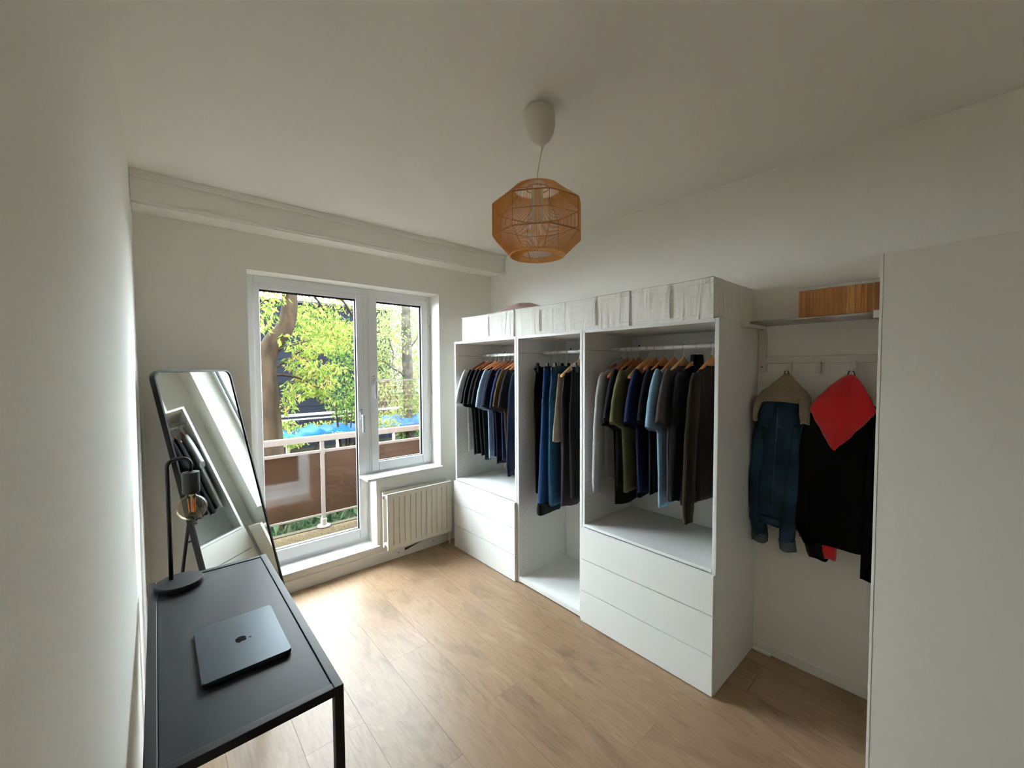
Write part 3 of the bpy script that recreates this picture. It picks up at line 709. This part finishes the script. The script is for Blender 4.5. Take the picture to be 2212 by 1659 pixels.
# emblem: bitten fruit with a leaf, stem end towards +x
def fruit():
    o = []
    N = 60
    for k in range(N):
        t = 2*pi*k/N   # t=0 at top
        r = 1.0+.10*cos(2*t)*-1-.16*math.exp(-(min(t, 2*pi-t)/.33)**2)-.07*math.exp(-((t-pi)/.25)**2)
        x = r*sin(t)*.92; y = r*cos(t)*1.0
        # bite on the right
        d = math.hypot(x-1.12, y-.16)
        if d < .42:
            a = math.atan2(y-.16, x-1.12); x = 1.12+.42*cos(a) if cos(a) < 0 else x; y = .16+.42*sin(a) if cos(a) < 0 else y
        o.append((x, y))
    return o
S = .0165
pts = [(y*S, -x*S) for x, y in fruit()]
m = MB(); m.prism(pts, 'z', .0149, .01525)
lf = []
for k in range(12):
    t = k/11; lf.append((.02+.42*t, 1.16+.50*t+.13*sin(pi*t)))
for k in range(1, 11):
    t = 1-k/11; lf.append((.02+.42*t+.16*sin(pi*t), 1.16+.50*t-.10*sin(pi*t)))
m.prism([(y*S, -x*S) for x, y in lf], 'z', .0149, .01525)
M_logo = mat('emblem_dark', (.12, .125, .13), .12, metal=1)
m.obj('emblem', M_logo, lp)

tl = thing('table_lamp', 'black table lamp with a bare amber globe bulb on the desk', 'lamp', (.047, 2.045, .737))
MB().lathe([(.070, 0), (.074, .003), (.075, .006), (.075, .019), (.073, .0225), (.0, .0225)], k=48).obj('base', M_blackmetal, tl, smooth=False)
pz = [(-.025, .030, .02), (-.025, .030, .44)]
arc = []
for k in range(9):
    a = pi-pi/2*k/8; arc.append((-.025+.030+.030*cos(a), .030-.006*k/8, .468+.030*sin(a)))
arc2 = []
for k in range(9):
    a = pi/2-pi/2*k/8; arc2.append((.019+.027*cos(a), .022-.006*k/8, .471+.027*sin(a)))
m = MB(); m.tube(pz+arc+arc2+[(.046, .015, .437)], .0078, 12); m.obj('stem', M_blackmetal, tl, smooth=True)
MB().lathe([(.008, .445), (.0285, .441), (.029, .437), (.029, .362), (.0275, .357), (.0, .357)], (.046, .015, 0), 28).obj('socket', M_black, tl, smooth=False)
M_amber = glass_mat('amber_glass', (.93, .84, .66), .16)
prof = [(.013, .360), (.0145, .352), (.018, .345)]
for k in range(1, 17):
    a = math.radians(58-k*(148/16)); prof.append((.0515*cos(a) if k < 16 else .0, .3000+.0500*sin(a)-.0015))
bulb = MB().lathe(prof, (.046, .015, 0), 36).obj('bulb', M_amber, tl, smooth=True)
m = MB(); m.lathe([(.007, .357), (.008, .348), (.003, .338), (.002, .275)], (.046, .015, 0), 12); m.obj('glass_stem', mat('stem_glass', (.75, .74, .66), .15), bulb, smooth=True)
M_fil = mat('filament', (.90, .52, .22), .5)
for dx_, dy_ in ((-.012, .004), (.006, -.008), (.013, .004), (-.002, .011)):
    m = MB(); m.tube([(.046+dx_*.7, .015+dy_*.7, .277), (.046+dx_, .015+dy_, .335)], .0017, 6); m.obj('filament', M_fil, bulb)
m = MB(); m.lathe([(.002, .262), (.008, .268), (.010, .277), (.004, .279)], (.046, .015, 0), 10); m.obj('lower_mount', M_darksteel, bulb)

# ------------------------------------------------------------------ standing mirror
h_ = Vector((.685, .729, 0)).normalized(); n_ = Vector((.7109, -.6676, .2213)).normalized(); u_ = n_.cross(h_).normalized()
TLc = Vector((-.019, 2.72, 1.583)); ML = 1.600; MW = .535
BL = TLc-u_*ML
mr_ = thing('standing_mirror', 'tall black framed standing mirror leaning in the far left corner', 'mirror')
mm = Matrix((h_, -n_, u_)).transposed().to_4x4(); mm.translation = BL
mr_.matrix_world = mm
def rr2(x0, x1, z0, z1, r, n=8):
    pts = []
    for cx0, cz0, a0 in ((x1-r, z1-r, 0), (x0+r, z1-r, 90), (x0+r, z0+r, 180), (x1-r, z0+r, 270)):
        for k in range(n+1):
            a = math.radians(a0+90*k/n); pts.append((cx0+r*cos(a), cz0+r*sin(a)))
    return pts
A = rr2(0, MW, 0, ML, .045); B = rr2(.009, MW-.009, .009, ML-.009, .037)
m = MB(); rings = [[(x, y, z) for x, z in pr_] for pr_, y in ((B, .004), (B, -.010), (A, -.010), (A, .018), (B, .018), (B, .004))]
m.ring_loft(rings, cap=False); m.obj('frame', M_blackmetal, mr_)
M_mirror = mat('mirror_silver', (.93, .95, .94), .0, metal=1)
m = MB(); m.prism(rr2(.008, MW-.008, .008, ML-.008, .037), 'y', -.004, .004); m.obj('mirror_glass', M_mirror, mr_)
m = MB(); m.prism(rr2(.01, MW-.01, .01, ML-.01, .037), 'y', .008, .014); m.obj('backing', M_black, mr_)
mi = mm.inverted()
def Lp(*p): return tuple(mi @ Vector(p))
m = MB(); m.tube([Lp(.118, 2.655, .90), Lp(.008, 2.712, .012)], .008, 8); m.obj('stand_leg', M_blackmetal, mr_)
m = MB(); m.tube([Lp(.290, 2.840, .90), Lp(.180, 2.897, .012)], .008, 8); m.obj('stand_leg', M_blackmetal, mr_)
m = MB(); m.tube([Lp(.095, 2.667, .69), Lp(.265, 2.853, .69)], .005, 8); m.obj('stand_crossbar', M_blackmetal, mr_)

# ------------------------------------------------------------------ pendant lamp
PX, PY = 1.192, 1.198
pl = thing('pendant_lamp', 'rattan pendant lamp with faceted woven shade and white ceiling cup', 'pendant lamp', (PX, PY, H))
M_cup = mat('cup_plastic', (.86, .84, .79), .45)
cup = MB().lathe([(.060, -.004), (.066, -.012), (.068, -.040), (.062, -.075), (.050, -.105), (.034, -.126), (.018, -.137), (.010, -.141), (0, -.141)], k=40).obj('ceiling_cup', M_cup, pl, smooth=True)
cup.rotation_euler = (math.radians(-6), math.radians(-7), 0); cup.location = (0, 0, -.009)
MB().lathe([(.011, -.128), (.012, -.137), (.007, -.152), (.004, -.160)], (.016, -.014, -.006), 20).obj('cord_grip', M_cup, pl, smooth=True)
m = MB(); m.tube([(.016, -.014, -.160), (.008, -.007, -.21), (.003, 0, -.26), (0, 0, -.30), (0, 0, -.345)], .0024, 8); m.obj('cord', M_cup, pl, smooth=True)
M_rat = mat('rattan_string', (.86, .62, .35), .7, var=.10, vscale=40)
M_rat2 = mat('rattan_frame', (.64, .43, .23), .6)
ZS = {'t': 2.312-H, 'a': 2.243-H, 'b': 2.118-H, 'c': 2.048-H}
NS = 8
def poly_r(a, R, rot=.25):
    # radius of a softly rounded octagon
    s = (a-rot) % (2*pi/NS)-pi/NS
    return R*cos(pi/NS)/cos(s)*.80+R*.20*.985
prof = [(.060, 't', .008), (.096, 't', .0), (.186, 'a', 0), (.186, 'b', 0), (.112, 'c', 0), (.062, 'c', .003)]
m = MB(); NT = 200
for k in range(NT):
    a = 2*pi*k/NT
    pts = []
    for i, (R, z, dz) in enumerate(prof):
        rr_ = poly_r(a, R) if i in (2, 3) else R
        if i == 0: continue
        pts.append((rr_*cos(a), rr_*sin(a), ZS[z]+dz))
    m.tube(pts, .00145, 3, cap=False)
sh = m.obj('woven_strings', M_rat, pl); sh['kind'] = 'stuff'
def ringtube(R, z, r, name='frame_ring', octo=False, mt=M_rat2):
    m = MB(); N = 48
    m.tube([((poly_r(2*pi*k/N, R) if octo else R)*cos(2*pi*k/N), (poly_r(2*pi*k/N, R) if octo else R)*sin(2*pi*k/N), z) for k in range(N+1)], r, 6, cap=False); return m.obj(name, mt, pl, smooth=True)
ringtube(.096, ZS['t'], .0030, mt=M_rat); ringtube(.184, ZS['a'], .0028, octo=True); ringtube(.184, ZS['b'], .0028, octo=True); ringtube(.112, ZS['c'], .0036, mt=M_rat)
ringtube(.062, ZS['c']+.003, .0028, mt=M_rat); ringtube(.183, (ZS['a']+ZS['b'])/2, .0018, octo=True); ringtube(.045, ZS['t']+.004, .0024)
for k in range(NS):
    a = .25+k*2*pi/NS
    R = .183
    m = MB(); m.tube([(.094*cos(a), .094*sin(a), ZS['t']-.002), (R*cos(a), R*sin(a), ZS['a']), (R*cos(a), R*sin(a), ZS['b']), (.110*cos(a), .110*sin(a), ZS['c']+.002)], .0019, 6); m.obj('frame_rib', M_rat2, pl)
for k in range(3):
    a = .5+k*2*pi/3
    m = MB(); m.tube([(.018*cos(a), .018*sin(a), ZS['t']+.012), (.096*cos(a), .096*sin(a), ZS['t'])], .0018, 6); m.obj('spider_arm', M_rat2, pl)
MB().lathe([(.006, -.320), (.021, -.328), (.0225, -.335), (.0225, -.395), (.020, -.40), (0, -.40)], k=24).obj('socket', M_cup, pl, smooth=False)
MB().lathe([(.018, -.40), (.022, -.41), (.024, -.43), (.019, -.455), (.0, -.462)], k=24).obj('bulb', mat('bulb_white', (.85, .83, .78), .3), pl, smooth=True)

# ------------------------------------------------------------------ balcony
M_conc = mat('pebble_concrete', (.60, .53, .41), .95, bump=.6, bscale=170, var=.6, vscale=90, f=.21)
sb = bx((-3, YO+.1, -.25), (6, 4.34, -.004)).obj('balcony_slab', M_conc); sb['kind'] = 'structure'; sb['label'] = 'pebbled concrete balcony floor outside the door'
bx((-3, 4.28, -.004), (6, 4.345, .004)).obj('slab_edge', mat('slab_edge', (.50, .47, .40), .9, bump=.5, bscale=200, f=EXT), sb, bevel=.003)
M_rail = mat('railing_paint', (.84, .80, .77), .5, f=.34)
rl = thing('balcony_railing', 'white balcony railing with brown smoked panels', 'railing', (0, 4.3, 0))
def rlp(o): o.location = (0, -4.3, 0); return o
rlp(bx((-2.8, 4.275, .868), (5.8, 4.325, .925)).obj('handrail', M_rail, rl, bevel=.004))
rlp(bx((-2.8, 4.288, .752), (5.8, 4.312, .780)).obj('middle_rail', M_rail, rl, bevel=.003))
rlp(bx((-2.8, 4.288, .118), (5.8, 4.312, .138)).obj('bottom_rail', M_rail, rl, bevel=.003))
PXs = [-1.37, 1.232, 2.75, 4.2]
mp_ = mat('smoked_panel', (.225, .165, .12), .08, spec=.5, var=.25, vscale=3)
edges = [-2.8]+PXs+[5.8]
for a, c in zip(edges, edges[1:]):
    rlp(bx((a+.02, 4.297, .138), (c-.02, 4.303, .752)).obj('panel', mp_, rl))
for x in PXs:
    rlp(bx((x-.017, 4.285, .0045), (x+.017, 4.3195, .868)).obj('post', M_rail, rl, bevel=.003))
    m = MB(); m.lathe([(.062, 0), (.062, .008), (.030, .012), (.028, .075), (.02, .08)], (x, 4.302, .0045), 20); rlp(m.obj('post_base', M_rail, rl))
    m = MB(); m.box((x-.021, 4.277, .740), (x+.021, 4.285, .795)); rlp(m.obj('clamp', M_rail, rl, bevel=.002))
ws = thing('wind_screen', 'clear glass wind screen with a white top edge on the railing', 'glass screen', (2.3, 4.3, .93))
bx((-.60, -.004, 0), (2.9, .004, .525)).obj('glass_pane', glass_mat('screen_glass', (.92, .95, .94), .14), ws)
bx((-.60, -.007, .525), (2.9, .007, .537)).obj('top_edge', mat('screen_edge', (.85, .88, .88), .4, f=EXT), ws)

# ------------------------------------------------------------------ garden and trees outside
M_ground = mat('ground_soil', (.16, .17, .10), 1.0, var=.4, vscale=2, f=EXT)
g = bx((-12, 4.6, -1.3), (22, 40, -1.0)).obj('ground', M_ground); g['kind'] = 'structure'; g['label'] = 'overgrown ground outside the balcony'
# slate clad building
M_slate = mat('dark_slate', (.24, .265, .33), .7, var=.12, vscale=1.2, f=.07)
sbd = thing('slate_building', 'dark slate clad building behind the tree', 'building', (4.6, 16, -1))
bx((-6.6, -1.6, 0), (2.0, 3, 4.7)).obj('wall', M_slate, sbd)
bx((-6.7, -1.7, 4.7), (2.1, 3.1, 4.78)).obj('roof_edge', mat('roof_edge', (.3, .31, .33), .6, f=EXT), sbd)
for k in range(18):
    bx((-6.6, -1.612, .1+k*.255), (2.0, -1.6, .335+k*.255)).obj('cladding_board', M_slate, sbd)

def leaf_mat(name, stops, emis=0):
    m = bpy.data.materials.new(name); m.use_nodes = True; nt = m.node_tree; nt.nodes.clear()
    o = nt.nodes.new('ShaderNodeOutputMaterial'); ge = nt.nodes.new('ShaderNodeNewGeometry')
    r = nt.nodes.new('ShaderNodeValToRGB'); e = r.color_ramp.elements
    e[0].position, e[0].color = stops[0][0], dim(lin(stops[0][1]), EXT*1.35); e[1].position, e[1].color = stops[-1][0], dim(lin(stops[-1][1]), EXT*1.35)
    for p, c in stops[1:-1]: e.new(p).color = dim(lin(c), EXT*1.35)
    nt.links.new(ge.outputs['Random Per Island'], r.inputs[0])
    d = nt.nodes.new('ShaderNodeBsdfDiffuse'); t = nt.nodes.new('ShaderNodeBsdfTranslucent'); mx = nt.nodes.new('ShaderNodeMixShader'); mx.inputs[0].default_value = .4
    nt.links.new(r.outputs[0], d.inputs[0]); nt.links.new(r.outputs[0], t.inputs[0]); nt.links.new(d.outputs[0], mx.inputs[1]); nt.links.new(t.outputs[0], mx.inputs[2]); nt.links.new(mx.outputs[0], o.inputs[0])
    return m
LM_yel = leaf_mat('leaves_yellow_green', [(0, '708f3c'), (.25, '8fae4c'), (.5, 'a9c25c'), (.72, 'c4cf74'), (.88, 'd6cb66'), (1, 'd09c70')])
LM_grn = leaf_mat('leaves_green', [(0, '4f7038'), (.5, '6f9448'), (.85, '94ac58'), (1, 'b8b964')])
LM_pale = leaf_mat('leaves_pale', [(0, '7d9460'), (.5, 'a0b074'), (.8, 'bcc07c'), (1, 'cfc670')])
LM_dark = leaf_mat('leaves_dark', [(0, '35503a'), (.5, '55784e'), (1, '86a276')])

def leaves(clusters, L, name, m, par, seed, droop=.5, wfac=.36):
    """clusters: (x, y, z, rx, ry, rz, count)"""
    rn = random.Random(seed); mb_ = MB()
    for (x, y, z, rx, ry, rz, n) in clusters:
        for _ in range(n):
            while True:
                a, b_, c = rn.uniform(-1, 1), rn.uniform(-1, 1), rn.uniform(-1, 1)
                if a*a+b_*b_+c*c < 1: break
            p = Vector((x+a*rx, y+b_*ry, z+c*rz))
            d = Vector((rn.uniform(-1, 1), rn.uniform(-1, 1), rn.uniform(-1, .5)-droop)).normalized()
            s = d.cross(Vector((rn.uniform(-1, 1), rn.uniform(-1, 1), rn.uniform(-.3, 1)))).normalized()
            l = L*rn.uniform(.6, 1.25); w_ = l*wfac
            nn = d.cross(s)*w_*.25
            k = len(mb_.v)
            mb_.v += [tuple(p), tuple(p+d*l*.45+s*w_*.5+nn), tuple(p+d*l), tuple(p+d*l*.45-s*w_*.5+nn)]
            mb_.f += [(k, k+1, k+2), (k, k+2, k+3)]
    me = bpy.data.meshes.new(name); me.from_pydata(mb_.v, [], mb_.f); me.materials.append(m)
    o = bpy.data.objects.new(name, me); COL.objects.link(o); o['kind'] = 'stuff'
    if par:
        o.parent = par; o.location = tuple(-v for v in par.location)
    return o

M_bark = mat('bark_brown', (.44, .37, .30), .95, bump=.15, bscale=12, var=.5, vscale=7, stretch=(1, 1, .35), f=.11)
M_bark2 = mat('bark_grey', (.42, .40, .36), .95, bump=.8, bscale=30, var=.5, vscale=6, f=EXT)
ta = thing('crooked_tree', 'big crooked brown tree with yellow-green leaves just beyond the balcony', 'tree', (1.25, 6.5, -1))
def tp(pts, r, name, m, par, k=10):
    b_ = MB(); b_.tube(pts, r, k); o = b_.obj(name, m, par, smooth=True); o.location = tuple(-v for v in par.location); return o
def smooth_path(pts, rad, n=5):
    P, Rr = [], []
    for i in range(len(pts)-1):
        p0 = pts[max(0, i-1)]; p1 = pts[i]; p2 = pts[i+1]; p3 = pts[min(len(pts)-1, i+2)]
        for k in range(n):
            t = k/n
            P.append(tuple(.5*((2*p1[j])+(-p0[j]+p2[j])*t+(2*p0[j]-5*p1[j]+4*p2[j]-p3[j])*t*t+(-p0[j]+3*p1[j]-3*p2[j]+p3[j])*t**3) for j in range(3)))
            Rr.append(rad[i]+(rad[i+1]-rad[i])*t)
    P.append(tuple(pts[-1])); Rr.append(rad[-1]); return P, Rr
P, Rr = smooth_path([(1.21, 6.5, -1.0), (1.19, 6.5, .2), (1.17, 6.5, 1.0), (1.15, 6.5, 1.45), (1.165, 6.5, 1.75), (1.26, 6.5, 1.98), (1.39, 6.5, 2.15), (1.46, 6.5, 2.40), (1.47, 6.5, 2.75), (1.40, 6.5, 3.4), (1.45, 6.6, 4.6)], [.185, .165, .150, .135, .13, .125, .118, .105, .098, .09, .06])
tp(P, Rr, 'trunk', M_bark, ta, 14)
for pts, r in (([(1.24, 6.45, 1.83), (1.36, 6.4, 1.89), (1.50, 6.4, 1.94), (1.75, 6.5, 2.02)], [.022, .018, .014, .006]),
               ([(1.25, 6.5, 1.60), (1.42, 6.6, 1.70), (1.64, 6.6, 1.86), (1.9, 6.7, 2.0)], [.024, .018, .013, .006]),
               ([(1.24, 6.5, 1.50), (1.40, 6.6, 1.50), (1.60, 6.6, 1.45), (1.85, 6.7, 1.32), (2.1, 6.8, 1.2)], [.022, .017, .013, .009, .005]),
               ([(1.45, 6.5, 2.6), (1.35, 6.3, 2.75), (1.15, 6.2, 2.95)], [.03, .02, .01]),
               ([(1.46, 6.6, 3.2), (1.9, 7, 3.1), (2.38, 7.1, 2.78), (2.61, 7.2, 2.52), (2.8, 7.3, 2.35)], [.05, .035, .024, .018, .010]),
               ([(1.5, 6.5, 2.9), (1.9, 6.9, 2.75), (2.2, 7.2, 2.45), (2.35, 7.3, 2.05)], [.03, .02, .012, .006])):
    P, Rr = smooth_path(pts, r, 4); tp(P, Rr, 'branch', M_bark, ta, 7)
cl = [(1.20, 6.3, 2.60, .20, .4, .22, 160), (1.08, 6.2, 2.28, .14, .3, .22, 150), (1.36, 6.3, 2.0, .1, .2, .10, 25),
      (1.80, 6.7, 1.95, .32, .5, .16, 330), (1.65, 6.6, 1.68, .26, .4, .16, 260), (1.85, 6.7, 1.42, .30, .4, .20, 380),
      (1.58, 6.6, 1.30, .22, .4, .16, 210), (1.42, 6.5, 1.10, .12, .3, .16, 90), (1.95, 6.9, 1.22, .20, .3, .10, 110), (2.08, 6.9, 1.08, .10, .2, .06, 30), (2.12, 6.8, 1.6, .20, .3, .12, 160),
      (2.1, 7.2, 2.22, .42, .6, .20, 520), (2.0, 7.3, 2.50, .40, .5, .18, 400), (2.35, 7.4, 2.02, .30, .5, .18, 300), (2.5, 7.5, 2.30, .30, .5, .16, 260),
      (1.9, 7.2, 2.80, .30, .5, .10, 60), (2.3, 7.3, 2.78, .18, .4, .14, 90), (2.52, 7.4, 2.72, .12, .3, .10, 35), (1.65, 6.8, 2.25, .16, .3, .3, 120),
      (1.9, 7.3, 3.4, .9, 1.0, .35, 500), (.6, 6.5, 3.6, .9, .8, .4, 300)]
leaves(cl, .085, 'foliage', LM_yel, ta, 3)

tb_ = thing('ivy_birch', 'pale birch with ivy seen through the right-hand window', 'tree', (4.58, 9, -1))
P, Rr = smooth_path([(4.60, 9, -1), (4.58, 9, .4), (4.56, 9, 1.2), (4.55, 9, 1.8), (4.53, 9, 2.6), (4.55, 9, 3.6), (4.5, 9, 5)], [.15, .135, .125, .12, .11, .09, .05]); tp(P, Rr, 'trunk', M_bark2, tb_, 12)
for pts, r in (([(4.52, 9, 1.38), (4.33, 8.95, 1.50), (4.10, 8.9, 1.62), (3.98, 8.9, 1.72), (3.7, 8.8, 1.8)], [.035, .028, .022, .015, .006]),
               ([(4.10, 8.9, 1.62), (4.16, 8.9, 1.85), (4.10, 8.9, 2.1), (4.02, 8.9, 2.3)], [.02, .016, .012, .006]),
               ([(4.33, 8.95, 1.50), (4.1, 8.9, 1.40), (3.8, 8.8, 1.35)], [.016, .012, .005]),
               ([(4.55, 9, 2.0), (4.75, 8.9, 2.3), (4.95, 8.9, 2.7)], [.03, .02, .01])):
    P, Rr = smooth_path(pts, r, 4); tp(P, Rr, 'branch', M_bark2, tb_, 7)
leaves([(4.55, 8.93, .9, .26, .2, .6, 420), (4.5, 8.93, .3, .34, .2, .5, 350)], .07, 'ivy', LM_grn, tb_, 4, wfac=.7)
leaves([(4.0, 9, 2.3, .6, .6, .7, 750), (4.6, 9.3, 2.7, .7, .5, .5, 520), (3.9, 9.2, 1.5, .5, .5, .5, 420), (5.0, 9.3, 1.8, .3, .4, .9, 420), (4.3, 9.6, 3.6, 1.2, .6, .6, 500)], .085, 'foliage', LM_pale, tb_, 5)
leaves([(4.1, 9.8, 2.6, 1.0, .4, .9, 900), (4.7, 9.8, 1.6, .9, .4, .8, 700)], .085, 'foliage', LM_pale, tb_, 6)

def bush(name, lab, cat, loc, cls, L, lm, seed, wf=.4, group=None):
    t = thing(name, lab, cat, loc, group=group)
    leaves([(loc[0]+c[0], loc[1]+c[1], loc[2]+c[2])+tuple(c[3:]) for c in cls], L, 'foliage', lm, t, seed, wfac=wf)
    mb_ = MB()
    for k in range(5):
        a = k*1.3; c = cls[k % len(cls)]
        mb_.tube([(0, 0, 0), (c[0]*.5+.1*cos(a), c[1]*.5+.1*sin(a), c[2]*.5), (c[0]+.2*cos(a), c[1]+.2*sin(a), c[2])], [.03, .02, .006], 6)
    mb_.obj('stem', M_bark, t, smooth=True)
    return t
bush('leafy_tree', 'leafy green tree hiding the right part of the slate building', 'tree', (3.05, 9.0, -1.0), [(0, 0, 2.0, .40, .5, .55, 700), (.10, 0, 2.9, .42, .5, .50, 620), (-.15, 0, 3.4, .5, .5, .35, 420), (.15, 0, 1.75, .28, .4, .3, 220), (.5, .2, 2.6, .4, .5, .9, 520)], .085, LM_grn, 21)
bush('yellow_tree', 'yellow-leaved tree far behind, in front of the sky', 'tree', (8.3, 14.0, -1.0), [(0, 0, 2.9, 1.6, .8, 1.3, 1500), (-1.2, 0, 1.8, 1.0, .8, .8, 700), (-.4, .5, 3.9, 1.6, .6, .5, 350)], .14, LM_yel, 22)
bush('green_tree', 'dull green tree behind the slate building corner', 'tree', (6.3, 13.0, -1.0), [(0, 0, 2.0, .9, .8, 1.5, 1100), (-.3, 0, 4.0, .9, .8, .7, 500)], .14, LM_pale, 23)
bush('green_bush', 'rounded green bush at the end of the garden', 'bush', (6.4, 11.0, -1.0), [(0, 0, 1.0, 1.5, .7, .7, 1200)], .12, LM_grn, 24)
bush('screening_tree', 'wide pale green tree filling the view far beyond the birch', 'tree', (8.6, 16.5, -1.0), [(0, 0, 1.6, 2.6, .7, 1.8, 2300), (-.3, 0, 4.2, 2.4, .7, 1.6, 1900), (-1.4, .4, 2.9, 1.6, .6, 1.6, 900)], .17, LM_pale, 26)
bush('leafy_bush', 'broad green bush at the left end of the garden', 'bush', (-1.6, 9.0, -1.0), [(0, 0, 1.2, 1.1, .7, .9, 900), (.3, .2, 2.3, .8, .6, .6, 500)], .10, LM_grn, 27)
# hedge close to the balcony
for i, x in enumerate((.55, 1.35, 2.15, 2.95)):
    lab = ['dark glossy laurel shrub under the crooked tree', 'glossy laurel shrub behind the brown balcony panel and post', 'laurel shrub in front of the blue tarpaulin', 'laurel shrub below the glass wind screen'][i]
    bush('laurel_shrub', lab, 'shrub', (x+.2, 5.15, -1.0), [(0, 0, 1.35, .50, .35, .30, 330), (0, -.3, .75, .5, .25, .35, 360), (.1, .1, .85, .5, .4, .4, 200)], .115, LM_dark, 30+i, .38, group='laurels below the balcony')
bush('fern_clump', 'yellow-green ferny plants beside the blue tarpaulin', 'plant', (1.9, 9.4, -1.0), [(0, -.9, 1.22, .3, .2, .12, 160), (1.7, -1.0, 1.42, .5, .2, .14, 260), (.8, -1.0, 1.30, .3, .2, .05, 60), (0, 0, 1.35, .4, .4, .25, 420), (.9, .2, 1.33, .6, .3, .12, 300), (2.2, .4, 1.45, .8, .3, .12, 300)], .09, LM_yel, 41)
# shed roof with tarpaulin
M_tarp = mat('blue_tarpaulin', (.12, .46, .80), .5, bump=.3, bscale=9, var=.25, vscale=5, f=.15)
m = MB(); NX, NY = 44, 10; gv = []
for side in (0, 1):
    rows_ = []
for i in range(NX+1):
    ring = []
    x = 1.85+3.1*i/NX
    zt = .27+.045*(x-1.85)+.035*sin(x*3.1)+.02*sin(x*11)+.03*sin(x*23+1)
    zl = .16+.04*sin(x*7+2)+.03*sin(x*17)
    ring = [(x, 8.75, zl), (x, 8.72, (zt+zl)/2+.01), (x, 8.80, zt), (x, 9.3, zt+.04), (x, 9.45, zt+.03), (x, 9.45, zl)]
    gv.append(ring)
m.ring_loft(gv); o = m.obj('tarpaulin', M_tarp, smooth=True); tag(o, 'crumpled bright blue tarpaulin over the garden shelter', 'tarpaulin')
shd = thing('garden_shelter', 'low garden shelter with pale planks under the blue tarpaulin', 'shelter', (3.4, 9.6, -1))
M_plank = mat('pale_planks', (.70, .66, .62), .8, f=.35)
for (x0, x1, y, z, hh) in ((-1.65, 2.1, -1.0, 1.20, .035), (-1.4, 1.9, .9, 1.475, .05), (-1.5, .6, .5, 1.43, .02)):
    bx((x0, y, z), (x1, y+.12, z+hh)).obj('plank', M_plank, shd)
for x in (-1.5, 0, 1.5):
    for y in (-.8, .95): bx((x-.03, y, 0), (x+.03, y+.06, 1.2)).obj('post', M_plank, shd)
